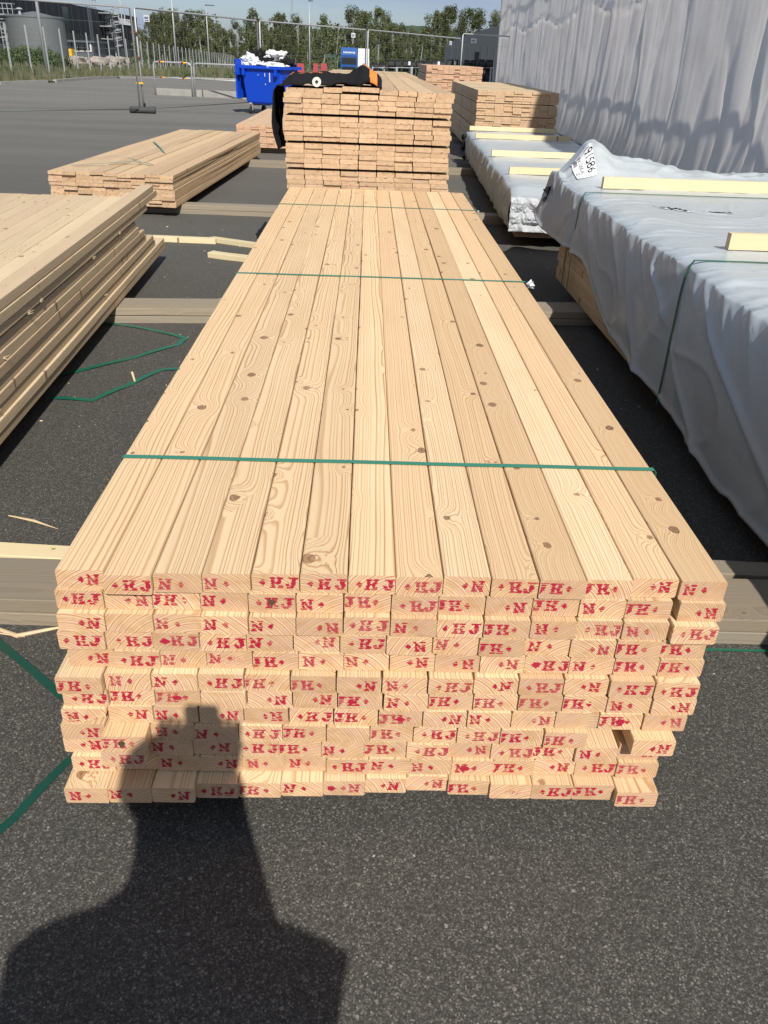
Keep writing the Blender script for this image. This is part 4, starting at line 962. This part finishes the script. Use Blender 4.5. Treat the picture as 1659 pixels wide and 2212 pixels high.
# ------------------------------------------------------------------ sheeted wall on the right
def wall():
    WX = lambda y: 4.52+.030*y
    Y0, Y1, H = 3.0, 41.0, 7.5; NY, NZ = 620, 90; vs, fs = [], []
    def disp(y, z):
        lz = z*.22; d = .09*mn.noise((y*.55, lz, 1))+.045*crease((y*.9+.12*z, lz*.8, 3), 3)+.012*crease((y*2.3-.15*z, z*.2, 7), 3)+.006*crease((y*5-.3*z, z*.35, 17), 3)+.004*mn.noise((y*9, z*.8, 5))
        d += .020*mn.noise((y*1.2, z*1.3, 9))*(1 if z < 2 else .4)
        for zs in (2.75, 5.3):
            d += .045*math.exp(-((z-zs-.12*math.sin(y*.9)+.06*mn.noise((y*.8, 0, 0)))/.035)**2)*(1 if mn.noise((y*.35, zs, 0)) > -.25 else .2)
        d += .22*math.exp(-z/.35)*(.6+abs(mn.noise((y*2.5, 0, 2))))
        return d
    for j in range(NY+1):
        y = Y0+(Y1-Y0)*(j/NY)**1.35
        for i in range(NZ+1): z = H*(i/NZ)**1.15; vs.append((WX(y)+.05+z*-.0-disp(y, z), y, z+.003))
    n = NZ+1
    for j in range(NY):
        for i in range(NZ): fs.append((j*n+i, (j+1)*n+i, (j+1)*n+i+1, j*n+i+1))
    e = empty('sheeted_scaffold', (WX(Y0), Y0, 0), "tall wall of weathered grey plastic sheeting along the right side", 'sheeting wall')
    me = bpy.data.meshes.new('m'); me.from_pydata([(a-WX(Y0), b-Y0, c) for a, b, c in vs], [], fs)
    for p in me.polygons: p.use_smooth = True
    link('sheet', me, WALLSHEET, e)
    mb = MB(); xa = WX(Y1)-WX(Y0)+.05; b_ = 7
    mb.add([(xa, Y1-Y0, 0), (xa+b_, Y1-Y0, 0), (xa+b_, Y1-Y0, H), (xa, Y1-Y0, H)], [(0, 3, 2, 1)])
    mb.build('end_sheet', WALLSHEET, e)
    mb = MB(); mb.tube([(xa-.02, Y1-Y0+.15, 0), (xa-.02, Y1-Y0+.15, H+1)], .09, 10); mb.build('pole', GALV, e)  # added tube standing in for the sheet's own lit far edge, no real pole
    for k in range(13):   # the scaffold standards and ledgers the sheeting hangs on
        y = .6+k*3.0; mb = MB(); mb.tube([(.55+.03*y, y, 0), (.55+.03*y, y, H)], .03, 6); mb.build('scaffold_pole', GALV, e)
    mb = MB()
    for z in (2.6, 5.2, 7.4): mb.tube([(.58, 0, z), (.58+.03*(Y1-Y0), Y1-Y0, z)], .03, 6)
    mb.build('ledger', GALV, e)
wall()

# ------------------------------------------------------------------ far background
def stand(u, Y): p = sight(u, 130, Y); p.z = gz(Y); return p
# dark industrial hall, left
def hall():
    A = sight(295, 37, 200); top = A.z; A.z = gz(200); B = sight(109, 0, 150); tb = B.z
    d = Vector((A.x-B.x, A.y-B.y, 0)); L0 = d.length; d.normalize(); nrm = Vector((-d.y, d.x, 0)); ex = 75
    O = Vector((B.x, B.y, 0))-d*ex; e = empty('industrial_hall', (O.x, O.y, gz(150)), "long black clad industrial hall behind the tank, left", 'building', rotz=math.atan2(d.y, d.x))
    z0 = -3-gz(150); L = L0+ex; g0 = gz(150); H1 = tb-g0+(tb-top)*ex/L0*.0+1.0; H2 = top-g0; H1 = H2+ (tb-top)*1.0
    mb = MB(); f = lambda x: H2+(tb-top)*(L-x)/L0
    mb.add([(0, 0, 3.2), (L, 0, 3.2-.4), (L, 0, H2), (0, 0, f(0)), (0, 40, 3.2), (L, 40, 2.8), (L, 40, H2), (0, 40, f(0))], [(0, 1, 2, 3), (1, 5, 6, 2), (3, 2, 6, 7), (4, 0, 3, 7), (5, 4, 7, 6)])
    for k in range(0, int(L), 2): mb.box((k, -.06, 3.3), (k+.12, -.005, f(k)-.1))
    mb.build('upper_wall', DARKWALL, e); mb = MB(); mb.box((-.0, .15, -4), (L-.2, 39.8, 3.15)); mb.build('plinth_wall', GREYWALL, e)
    def px(u): # facade coordinate seen at column u
        best = None
        r_ = ray(u, 110); r_.z = 0; o2 = Vector((CP.x, CP.y, 0))
        # intersect o2+r*t with O+d*s
        den = r_.x*d.y-r_.y*d.x; w_ = Vector((O.x-o2.x, O.y-o2.y, 0)); t = (w_.x*d.y-w_.y*d.x)/den; p = o2+r_*t; return (p-Vector((O.x, O.y, 0))).dot(d), p.y
    def pz(u, v): s_, Y = px(u); return s_, sight(u, v, Y).z-g0
    for (u, v, w_, h_, m_) in ((152, 57, 3, 5.5, GLASS), (203, 67, 1.8, 7, GREYWALL), (243, 74, 1.2, 2.5, GLASS), (256, 76, 3, 4, GREYWALL)):
        s_, zc = pz(u, v); m2 = MB(); m2.box((s_-w_/2, -.08, zc-h_/2), (s_+w_/2, .02, zc+h_/2)); m2.build('window', m_, e)
    # small white lettering strokes near the right corner
    rg = random.Random(3); m2 = MB(); s0, zc = pz(263, 42); s1, _ = pz(286, 44); x = s0
    while x < s1:
        w_ = rg.uniform(.25, .5); h_ = rg.choice((1.0, 1.0, 1.7)); m2.box((x, -.15, zc-.8), (x+w_, -.07, zc-.8+h_)); 
        if rg.random() < .5: m2.box((x, -.149, zc-.15), (x+w_*2, -.072, zc+.1))
        x += w_+.32
    m2.build('lettering', WHITE, e)
    # spiral stair on the facade
    s_, zb = pz(232, 110); _, zt = pz(232, 26); stc = MB(); stc.tube([(s_, -1.6, -1), (s_, -1.6, zt)], .15, 6); n = 60
    for k in range(n):
        a = k*.52; zz_ = zb+(zt-zb)*k/n; c_, t_ = math.cos(a), math.sin(a); M = Matrix.Translation((s_, -1.6, zz_)) @ Matrix.Rotation(a, 4, 'Z'); stc.box((.1, -.25, 0), (1.4, .25, .08), M=M)
    so_ = stc.build('spiral_stair', GALV, e); hr = MB()
    hr.tube([(s_+1.4*math.cos(k*.26), -1.6+1.4*math.sin(k*.26), 1.0+zb+(zt-zb)*k/(2*n)) for k in range(2*n)], .06, 4)
    for zf in (.3, .62, .95): 
        zz_ = zb+(zt-zb)*zf
        hr.box((s_-3.2, -2.2, zz_), (s_-.6, -.1, zz_+.12)); hr.tube([(s_-3.2, -2.2, zz_), (s_-3.2, -2.2, zz_+1.1), (s_-.6, -2.2, zz_+1.1), (s_-.6, -2.2, zz_)], .05, 4); hr.tube([(s_-3.2, -2.2, zz_+.6), (s_-.6, -2.2, zz_+.6)], .04, 4)
    hr.build('handrail', GALV, so_)
    # roof walkway rail
    s_, zt = pz(218, 24); rr_ = MB()
    for zz_ in (zt+.6, zt+1.8): rr_.tube([(s_-3.5, 1, zz_), (s_+3.5, 1, zz_)], .07, 4)
    for k in range(5): rr_.tube([(s_-3.5+k*1.75, 1, zt-2), (s_-3.5+k*1.75, 1, zt+1.8)], .07, 4)
    rr_.build('roof_rail', GALV, e)
hall()
def annex():
    Y = 132; e = empty('annex_building', stand(150, Y), "low grey annex with small framed windows in front of the hall", 'building', rotz=R(0)); a = stand(127, Y); b = stand(204, Y); X = e.location.x
    zt = sight(160, 91, Y).z-gz(Y); mb = MB(); mb.box((a.x-X, 0, -1), (b.x-X, 6, zt)); mb.build('wall', GREYWALL, e); mb = MB(); mb.box((a.x-X-.2, -.3, zt), (b.x-X+.4, 6.2, zt+.25)); mb.build('roof', GREYWALL, e)
    for u in (149, 162.5, 176.5, 189):
        c_ = sight(u, 100, Y); x = c_.x-X; z = c_.z-gz(Y); m2 = MB(); m2.box((x-.55, -.1, z-.65), (x+.55, -.003, z+.65)); w_ = m2.build('window', CREAM, e); m2 = MB(); m2.box((x-.36, -.14, z-.5), (x+.36, -.103, z+.5)); m2.build('pane', GLASS, w_)
    p = stand(146, Y-6); mb = MB(); zt = sight(146, 105, Y-6).z-gz(Y-6); mb.box((-1.0, -.6, 0), (.9, .6, zt)); mb.box((-1.06, -.64, 0), (-1.003, -.603, zt)); tag(mb.build('yellow_container', YELLOW, None, p), "bright yellow upright container beside the annex", 'container')
annex()
def tank():
    Y = 105; a, b = stand(6, Y), stand(128, Y); c_ = (a+b)/2; rad = (b.x-a.x)/2*1.0; e = empty('storage_tank', (c_.x, c_.y+rad, gz(Y)), "big round grey storage tank left of the black hall", 'tank')
    zt = sight(66, 36, Y).z-gz(Y); mb = MB(); mb.tube([(0, 0, -.5), (0, 0, zt)], rad, 64); mb.build('shell', TANKM, e, smooth=False)
    mb = MB(); mb.tube([(0, 0, zt-.02), (0, 0, zt+.16)], rad+.08, 64); mb.tube([(0, 0, zt), (0, 0, zt+.6)], [rad*.98, .2], 48); mb.build('roof', TANKM, e)
    mb = MB(); x = -rad*.24; mb.tube([(x, -rad*.7, zt), (x, -rad*.7, zt+.75)], .16, 8); mb.tube([(x, -rad*.7, zt+.7), (x, -rad*.7, zt+.85)], [.4, .2], 8); mb.build('vent', GALV, e)
    mb = MB(); x = -rad*1.02; yv = -rad*.3
    for dx in (-.3, .3): mb.tube([(x+dx, yv-.3, 0), (x+dx, yv-.3, zt+.2)], .05, 4)
    for k in range(int(zt/.35)): mb.tube([(x-.3, yv-.3, k*.35), (x+.3, yv-.3, k*.35)], .03, 4)
    for k in range(3, int(zt/.9)+1):
        mb.tube([(x-.4, yv-.3, k*.9), (x-.4, yv-.95, k*.9), (x+.4, yv-.95, k*.9), (x+.4, yv-.3, k*.9)], .04, 4)
    mb.box((x-1, yv-1, zt+.1), (x+1.6, yv, zt+.2))
    for zz_ in (zt+.7, zt+1.2): mb.tube([(x-1, yv-1, zz_), (x+1.6, yv-1, zz_), (x+1.6, yv, zz_)], .04, 4)
    for k in range(6): mb.tube([(x-1+k*.52, yv-1, zt+.1), (x-1+k*.52, yv-1, zt+1.2)], .04, 4)
    mb.build('ladder', GALV, e)
tank()
def right_hall():
    Y = 118; a = sight(962, 95, Y); b = sight(1092, 50, Y-8); e = empty('grey_hall', (a.x, a.y, gz(Y)), "grey metal hall with sloping roof beside the sheet wall", 'building', rotz=math.atan2(b.y-a.y, b.x-a.x)); L = math.hypot(b.x-a.x, b.y-a.y); za, zb = a.z-gz(Y), b.z-gz(Y)
    mb = MB(); step = L*.22
    mb.add([(0, 0, -1), (L, 0, -1), (L, 0, zb), (step*1.6, 0, zb*.80), (0, 0, za), (0, 20, -1), (L, 20, -1), (L, 20, zb), (step*1.6, 20, zb*.80), (0, 20, za)], [(0, 1, 2, 3, 4), (4, 3, 8, 9), (3, 2, 7, 8), (0, 4, 9, 5), (1, 6, 7, 2)])
    for k in range(1, int(L/1.1)): mb.box((k*1.1, -.05, -.5), (k*1.1+.08, -.003, za*.98))
    mb.build('wall', GREYWALL, e); mb = MB(); mb.box((L*.55, -.08, 1.6), (L*.55+.7, -.01, 3.4)); mb.build('window', GLASS, e)
right_hall()
# boundary fence with posts
def far_fence():
    a = ong(30, 179); b = Vector((-17.2, 62, gz(62))); b = ong(250, 163.5); d = (b-a); d.z = 0; d.normalize(); e = empty('boundary_fence', (a.x, a.y, 0), "long green-grey mesh boundary fence with steel posts", 'fence')
    p = a-d*9; k = 0; n_ = 0; pts = []
    while n_ < 46:
        pts.append(Vector((p.x, p.y, gz(p.y)))); p = p+d*3.0; n_ += 1
    # swings to the right, running across behind the yard
    d2 = Vector((.82, .57, 0)); 
    for q_ in range(18): p = p+d2*3.2; pts.append(Vector((p.x, p.y, gz(p.y))))
    for q_ in pts:
        mb = MB(); mb.tube([(q_.x-a.x, q_.y-a.y, q_.z-.1), (q_.x-a.x, q_.y-a.y, q_.z+2.35)], .04, 5); mb.build('post', GALV, e)
    mb = MB()
    for q0, q1 in zip(pts, pts[1:]):
        for k in range(10):
            h = .1+k*.235; mb.tube([(q0.x-a.x, q0.y-a.y, q0.z+h), (q1.x-a.x, q1.y-a.y, q1.z+h)], .0028, 3, cap=False)
        for k in range(10):
            r_ = q0.lerp(q1, k/10); mb.tube([(r_.x-a.x, r_.y-a.y, r_.z+.1), (r_.x-a.x, r_.y-a.y, r_.z+2.2)], .0028, 3, cap=False)
    mb.build('wire_mesh', MESHW, e)
far_fence()
# lamp posts
def lamp(u, Y, H, lb, arm=1):
    p = stand(u, Y); e = empty('lamp_post', p, lb, 'lamp post', 'tall steel lamp posts'); mb = MB(); mb.tube([(0, 0, 0), (0, 0, H*.5), (0, 0, H)], [.11, .085, .055], 8); mb.build('pole', GALV, e, smooth=True); mb = MB(); mb.box((-.1, -.12, H-.02), (arm*1.2 if arm > 0 else .1, .12, H+.08)); mb.build('lamp_head', RUBBER, e)
lamp(98, 52, 9, "tall lamp post at the left in front of the grey tank"); lamp(273, 125, 12, "lamp post in front of the hall's white lettering"); lamp(381, 107, 8.1, "lamp post with side arm in front of birches, left one"); lamp(452, 132, 8.0, "lamp post with side arm in front of birches, middle one"); lamp(669, 120, 8.3, "lamp post standing behind the blue bin", .4)
mb = MB(); p = stand(633, 700)
for dx, dy in ((-.8, -.8), (.8, -.8), (.8, .8), (-.8, .8)): mb.tube([(dx, dy, 0), (dx*.3, dy*.3, 75)], .15, 4)
for k in range(22): z = k*3.3; s_ = .8-.5*z/75; mb.tube([(-s_, -s_, z), (s_, -s_, z+3.3), (s_, s_, z), (-s_, s_, z+3.3)], .09, 4)
tag(mb.build('radio_mast', GALV, None, p), "very tall thin lattice mast on the horizon", 'mast')
# cars
def car_proto():
    e = empty('parked_car', (0, 0, 0), 'x', 'car', 'cars parked beyond the boundary fence')
    prof = [(-2.1, .35), (-2.15, .8), (-1.9, .98), (-1.1, 1.02), (-.55, 1.42), (.9, 1.46), (1.75, 1.0), (2.1, .9), (2.15, .35)]
    vs = [(x, s_*(.86 if z < 1.1 else .68), z) for s_ in (-1, 1) for x, z in prof]; n = len(prof); fs = [tuple(range(n)), tuple(range(2*n-1, n-1, -1))]+[(i, i+n, (i+1) % n+n, (i+1) % n) for i in range(n)]
    MB().add(vs, fs).build('body', CARS[0], e); mb = MB()
    for s_ in (-1, 1): mb.add([(-.95, s_*.80, 1.04), (1.45, s_*.80, 1.04), (.85, s_*.72, 1.38), (-.5, s_*.72, 1.36)], [(0, 1, 2, 3)])
    mb.add([(-1.1, -.7, 1.05), (-1.1, .7, 1.05), (-.6, .62, 1.39), (-.6, -.62, 1.39)], [(0, 1, 2, 3)]); mb.build('window', GLASS, e)
    for x in (-1.35, 1.35):
        for s_ in (-1, 1): mb = MB(); mb.tube([(x, s_*.78, .32), (x, s_*.92, .32)], .32, 14); mb.build('wheel', TYRE, e)
    return e
def copy_tree(o, parent=None):
    c_ = o.copy(); COL.objects.link(c_); c_.parent = parent
    for ch in list(o.children): copy_tree(ch, c_)
    return c_
car0 = car_proto(); first = True
for (u, Y, a, m_, lb) in ((197, 150, 1.7, 0, "white van-like car beside the rubble heap"), (272, 215, .1, 0, "white parked car left of the fence post pair"), (286, 218, .1, 2, "silver car parked right beside the leftmost far white car"), (313, 212, 1.5, 0, "white car parked just right of the fence post pair"), (336, 214, 1.4, 1, "dark red car parked next to the white one"), (387, 205, .9, 0, "white parked car at the foot of the side-arm lamp"), (407, 208, .8, 1, "dark car parked behind the white car near the lamp"), (459, 225, .3, 0, "white car standing alone below the middle lamp"), (206, 165, .2, 0, "white car behind the lone one near the hall")):
    o = car0 if first else copy_tree(car0); first = False; p = stand(u, Y); o.location = p; o.rotation_euler = (0, 0, a); o['label'] = lb
    for ch in o.children:
        if ch.name.startswith('body') and m_: ch.data = ch.data.copy(); ch.data.materials[0] = CARS[m_]
# lorry
p = stand(754, 138); e = empty('lorry', p, "blue lorry cab with white trailer in front of the woods", 'lorry'); mb = MB()
mb.box((-1.25, 0, .5), (1.25, 2.2, 2.75)); mb.add([(-1.25, 0, 2.75), (1.25, 0, 2.75), (1.15, .7, 3.75), (-1.15, .7, 3.75), (-1.25, 2.2, 2.75), (1.25, 2.2, 2.75), (1.15, 2.2, 3.75), (-1.15, 2.2, 3.75)], [(0, 1, 2, 3), (3, 2, 6, 7), (1, 5, 6, 2), (0, 3, 7, 4)]); mb.build('cab', TRUCKB, e)
mb = MB(); mb.box((-1.1, -.04, 1.55), (1.1, -.003, 2.45)); mb.build('windscreen', GLASS, e); mb = MB(); mb.box((-1.0, -.06, .7), (1.0, -.004, 1.2)); mb.build('grille', BLACK, e)
mb = MB()
for k in range(9): mb.box((-.85+k*.2, .10, 2.98), (-.85+k*.2+.12, .16, 3.20))
mb.build('lettering', WHITE, e)
mb = MB(); mb.box((1.30, 2.8, 1.1), (3.0, 12, 3.7)); mb.build('trailer', WHITE, e)
for x in (-1.05, 1.05):
    for y in (.9, 6): mb = MB(); mb.tube([(x-.15, y, .5), (x+.15, y, .5)], .5, 14); mb.build('wheel', TYRE, e)
for k, (u, w_, h_) in enumerate(((649, 1.1, 1.3), (682, .7, .9), (700, .9, .7))):
    p = stand(u, 70); e = empty('red_barrier', p, f"red plastic barrier block behind the bin, {ORD[k+1]} from left", 'barrier', 'red barrier blocks'); zt = sight(u, 137, 70).z-gz(70)
    mb = MB(); w_ *= .6; mb.add([(-w_/2, -.3, 0), (w_/2, -.3, 0), (w_/2*.8, -.12, zt), (-w_/2*.8, -.12, zt), (-w_/2, .3, 0), (w_/2, .3, 0), (w_/2*.8, .12, zt), (-w_/2*.8, .12, zt)], [(0, 1, 2, 3), (1, 5, 6, 2), (5, 4, 7, 6), (4, 0, 3, 7), (3, 2, 6, 7)]); mb.build('block', REDP, e)
# black wrapped bundles on steel racks
def bundle(u0, u1, vt, Y, lb):
    a, b = stand(u0, Y), stand(u1, Y); zt = sight((u0+u1)/2, vt, Y).z-gz(Y); e = empty('black_bundle', a, lb, 'bundle', 'black wrapped bundles behind the yard'); L = b.x-a.x; mb = MB(); r_ = .28; rows_ = max(1, int(zt/.56))
    for j in range(rows_):
        n = max(2, int(L/.58))
        for k in range(n): z = zt-.28-j*.54; mb.tube([(L*(k+.5)/n-L/n*.46, 0, z), (L*(k+.5)/n-L/n*.40, 0, z), (L*(k+.5)/n+L/n*.40, 0, z), (L*(k+.5)/n+L/n*.46, 0, z)], [.18, .28, .28, .18], 10)
    mb.box((0, -.22, 0), (L, .22, .12)); mb.build('roll', BLACK, e, smooth=False)
    if 'third' in lb or 'fifth' in lb or 'sixth' in lb:
        mb = MB(); mb.box((L*.5-.05, -.31, zt-.25), (L*.5+.06, -.285, zt-.08)); mb.build('tag', WHITE, e)
for k, (u0, u1, vt) in enumerate(((800, 836, 135), (838, 868, 128), (870, 898, 129), (900, 930, 130), (932, 962, 129), (964, 1000, 128), (1002, 1030, 129), (1032, 1066, 128))): bundle(u0, u1, vt, 50-k*.7, f"stack of black rolled bundles behind the yard, {ORD[k+1]} from left")
for k, (u0, u1) in enumerate(((805, 828), (831, 857), (859, 889), (891, 915), (1040, 1068))):
    Y = 40; a, b = stand(u0, Y), stand(u1, Y); zt = sight(u0, 146, Y).z; e = empty('steel_rack', a, f"low grey steel rack in front of black bundles, {ORD[k+1]} from left", 'rack', 'steel racks behind the yard'); L = b.x-a.x; mb = MB()
    mb.tube([(0, 0, 0), (0, 0, zt), (L, 0, zt), (L, 0, 0)], .035, 6); mb.tube([(0, .9, 0), (0, .9, zt), (L, .9, zt), (L, .9, 0)], .035, 6); mb.tube([(0, 0, zt*.5), (L, 0, zt*.5)], .025, 6)
    for x in (0, L): mb.tube([(x, 0, zt), (x, .9, zt)], .03, 6)
    mb.build('frame', GALV, e)
# hill and woods
def sm_(x): x = max(0, min(1, x)); return x*x*(3-2*x)
vs, fs = [], []; NX, NY = 220, 20
for j in range(NY+1):
    for i in range(NX+1):
        x = -500+1100*i/NX; y = 560+240*j/NY; h = 21*sm_((x+85)/38)*(1-.35*sm_((x-240)/120))+2.5*math.sin(x*.045)+4; h *= math.sin(min(1, j/NY*1.6)*math.pi/2); vs.append((x, y, -5+h*.98+1.6*abs(mn.noise((x*.11, y*.07, 0)))+2.4*abs(mn.noise((x*.35, y*.2, 2)))))
for j in range(NY):
    for i in range(NX): fs.append((j*(NX+1)+i, j*(NX+1)+i+1, (j+1)*(NX+1)+i+1, (j+1)*(NX+1)+i))
tag(MB().add(vs, fs).build('hill', HILLM), kind='structure')
def tree_meshes(seed, H):
    rg = random.Random(seed); tm = MB(); lean = rg.uniform(-.06, .06); pts = [(0, 0, 0)]; 
    for k in range(1, 7): z = H*k/6*.92; pts.append((lean*z+rg.uniform(-.12, .12), rg.uniform(-.1, .1), z))
    tm.tube(pts, [.15*(1-k/7.5)+.02 for k in range(7)], 6); lm = MB()
    for k in range(38):
        t = rg.uniform(.22, 1.0); z = H*t; i = min(5, int(t/.92*6)) if t < .92 else 6
        bx = pts[min(i, 6)][0]; a = rg.uniform(0, 6.28); sp_ = (1.0-abs(t-.62)*1.5)*H*.17*rg.uniform(.4, 1.1)+.2; ex, ey = math.cos(a)*sp_, math.sin(a)*sp_
        tm.tube([(bx, 0, z*.9), (bx+ex*.6, ey*.6, z), (bx+ex, ey, z+.3)], [.04, .025, .012], 4)
        leafball(lm, (bx+ex, ey, z+.1), rg.uniform(.5, 1.05)*H/12, 110, .16, rg, 1.2)
    leafball(lm, (pts[-1][0], 0, H*.95), .5, 50, .15, rg, 1.6)
    return tm.mesh(), lm.mesh()
PROT = [tree_meshes(40+k, 12.0) for k in range(7)]
for a_, b_ in PROT: a_.materials.append(BARK); b_.materials.append(LEAF)
TREES = []
def D5(x): return (500+x/3.318)*.54
for x, y in ((215, 420), (300, 395), (395, 250), (445, 235), (505, 175), (560, 200), (615, 165), (700, 185), (760, 300), (815, 290), (885, 190), (945, 300), (1025, 172), (1100, 300), (1155, 290), (1245, 305), (1320, 400), (1500, 315), (1410, 470), (1660, 290)): TREES.append((D5(x), y/3.318*.54))
def D2(x): return (900+x/1.508)*.54
for x, y in ((180, 70), (230, 150), (295, 102), (345, 88), (400, 150), (440, 112), (500, 160), (580, 102), (770, 70), (805, 110), (850, 76), (920, 70), (965, 100), (1010, 150), (1060, 155), (1120, 200), (1240, 85), (1290, 75), (1345, 60), (1400, 90), (1465, 66), (1530, 75), (1600, 100), (1680, 90), (1760, 110)): TREES.append((D2(x), y/1.508*.54))
rg = random.Random(21)
TREES.sort()
for k, (u, v) in enumerate(TREES):
    Y = 175+rg.uniform(-14, 14); p = stand(u, Y); H = sight(u, v, Y).z-gz(Y)+.2; tmesh, lmesh = PROT[k % 7]
    side = 'left of the blue bin' if u < 500 else ('above the bin and lorry' if u < 790 else 'right of the lorry')
    e = empty('birch_tree', p, f"slender birch in the wood's front row, {'number ' if False else ''}{'tall' if v < 48 else 'shorter'} one {side}", 'tree', 'birches at the edge of the wood', rg.uniform(0, 6.28)); e['_k'] = k; e.scale = (H/12*rg.uniform(.8, 1.1),)*2+(H/12,)
    link('trunk', tmesh.copy() if False else tmesh, [], e); link('crown', lmesh, [], e)
del_ = [o for o in bpy.data.objects if '_k' in o.keys()]
left = sorted(del_, key=lambda o: o['_k'])
for i, o in enumerate(left):
    k = o['_k']; n = i+1; tens = ['', 'twenty-', 'thirty-', 'forty-']
    w_ = ORD[n] if n <= 20 else (('twenty-' if n < 30 else 'thirty-' if n < 40 else 'forty-')+ORD[n % 10] if n % 10 else {30: 'thirtieth', 40: 'fortieth'}[n])
    o['label'] = f"{o['label'].split(' in the')[0]} at the wood's edge, {w_} from left, {'reaching high' if 'tall' in o['label'] else 'lower crown'}"; del o['_k']
# woodland filling the gaps behind and below the birches
mb = MB(); rg = random.Random(31)
for k in range(330):
    u = rg.uniform(285, 1110); Y = rg.uniform(192, 225); p = stand(u, Y); hmax = 8.2 if not (485 < u < 535) else 4.5
    if u < 330: hmax = 5
    leafball(mb, (p.x, p.y, gz(Y)+rg.uniform(.5, hmax)), rg.uniform(1.4, 2.4), 95, .32, rg, .9)
tag(mb.build('woodland', WOODM), "dense green wood filling in behind the birch trunks", 'woodland', kind='stuff')
mb = MB()
for k in range(90): u = rg.uniform(290, 1100); p = stand(u, rg.uniform(178, 195)); leafball(mb, (p.x, p.y, p.z+rg.uniform(.2, 1.5)), rg.uniform(.8, 1.5), 50, .28, rg, .7)
tag(mb.build('undergrowth', BUSHL), "low green undergrowth at the foot of the birches", 'undergrowth', kind='stuff')
mb = MB()
for k in range(30): 
    u = 300+k*26.6+rg.uniform(-6, 6); Y = 188; p = stand(u, Y); mb.tube([(p.x, p.y, p.z), (p.x+rg.uniform(-.4, .4), p.y, p.z+4), (p.x+rg.uniform(-.8, .8), p.y, p.z+8)], [.10, .08, .03], 5)
tag(mb.build('background_trunks', BARK), "thin pale trunks deeper in the wood, too many to count", 'trunks', kind='stuff')

# ------------------------------------------------------------------ the photographer, standing behind the camera (throws the shadow)
def person():
    V = [(-.04, -.46, .92), (-.04, -.46, 1.08), (-.02, -.45, 1.21), (.0, -.42, 1.36), (.01, -.40, 1.50), (.015, -.35, 1.64), (.01, -.35, 1.73),
         (-.23, -.43, 1.27), (.24, -.43, 1.26), (-.11, -.26, 1.12), (.12, -.26, 1.12), (-.055, -.14, 1.34), (.07, -.14, 1.34), (-.05, -.085, 1.46), (.065, -.085, 1.46),
         (-.14, -.46, .88), (.06, -.46, .88), (-.14, -.43, .50), (.08, -.45, .50), (-.14, -.45, .10), (.10, -.47, .10), (-.15, -.31, .045), (.11, -.33, .045)]
    E_ = [(0, 1), (1, 2), (2, 3), (3, 4), (4, 5), (5, 6), (2, 7), (2, 8), (7, 9), (8, 10), (9, 11), (10, 12), (11, 13), (12, 14), (0, 15), (0, 16), (15, 17), (16, 18), (17, 19), (18, 20), (19, 21), (20, 22)]
    rad = [.34, .34, .27, .12, .10, .115, .10, .125, .125, .08, .08, .058, .058, .042, .042, .10, .10, .07, .07, .05, .05, .045, .045]
    me = bpy.data.meshes.new('m'); me.from_pydata(V, E_, []); o = link('person', me, SHIRT)
    s_ = o.modifiers.new('skin', 'SKIN'); sv = me.skin_vertices[0].data if me.skin_vertices else None
    if sv is None:
        me.attributes; bm_ = bmesh.new(); bm_.from_mesh(me); ly = bm_.verts.layers.skin.verify()
        for v, r_ in zip(bm_.verts, rad): v[ly].radius = (r_, r_*.85)
        bm_.verts.ensure_lookup_table(); bm_.verts[0][ly].use_root = True; bm_.to_mesh(me); bm_.free()
    else:
        for q_, r_ in zip(sv, rad): q_.radius = (r_, r_*.85)
        sv[0].use_root = True
    ss = o.modifiers.new('sub', 'SUBSURF'); ss.levels = 2; ss.render_levels = 2
    tag(o, "photographer standing behind the camera, seen only as a shadow", 'person')
    # hair
    b = bmesh.new(); bmesh.ops.create_uvsphere(b, u_segments=18, v_segments=12, radius=1)
    for v in b.verts: v.co = Vector((v.co.x*.118, v.co.y*.13, v.co.z*.12*(1 if v.co.z > 0 else 1.15)))*(1+.06*mn.noise(v.co*3))
    m2 = bpy.data.meshes.new('m'); b.to_mesh(m2); b.free(); link('hair', m2, HAIR, o, (.01, -.37, 1.67))
    for sx, x in ((-1, -.050), (1, .066)):
        mb = MB(); mb.tube([(x, -.085, 1.46), (x, -.068, 1.52), (x, -.062, 1.545)], [.03, .040, .028], 8)
        for k in range(4):
            z = 1.545; mb.tube([(x+(k-1.5)*.017, -.065, z-.012), (x+(k-1.5)*.018, -.058, z+.015), (x+(k-1.5)*.018-sx*.005, -.048, z+.035-.004*abs(k-1))], [.009, .0085, .007], 6)
        mb.tube([(x-sx*.028, -.07, 1.51), (x-sx*.045, -.058, 1.535), (x-sx*.05, -.05, 1.56)], [.011, .0095, .008], 6); mb.build('hand', SKIN, o, smooth=True)
person()
mb = MB(); _p = []
for k in range(24):
    a_ = 2*math.pi*k/24; cx_, cz_ = (1 if math.cos(a_) > 0 else -1), (1 if math.sin(a_) > 0 else -1); _p.append((.01+cx_*.025+math.cos(a_)*.013, 1.54+cz_*.05+math.sin(a_)*.013))
mb.add([(x_, -.038, z_) for x_, z_ in _p]+[(x_, -.030, z_) for x_, z_ in _p], [tuple(range(24)), tuple(range(47, 23, -1))]+[(k, k+24, (k+1) % 24+24, (k+1) % 24) for k in range(24)])
tag(mb.build('phone', BLACK), "phone held up in both hands by the photographer", 'phone')
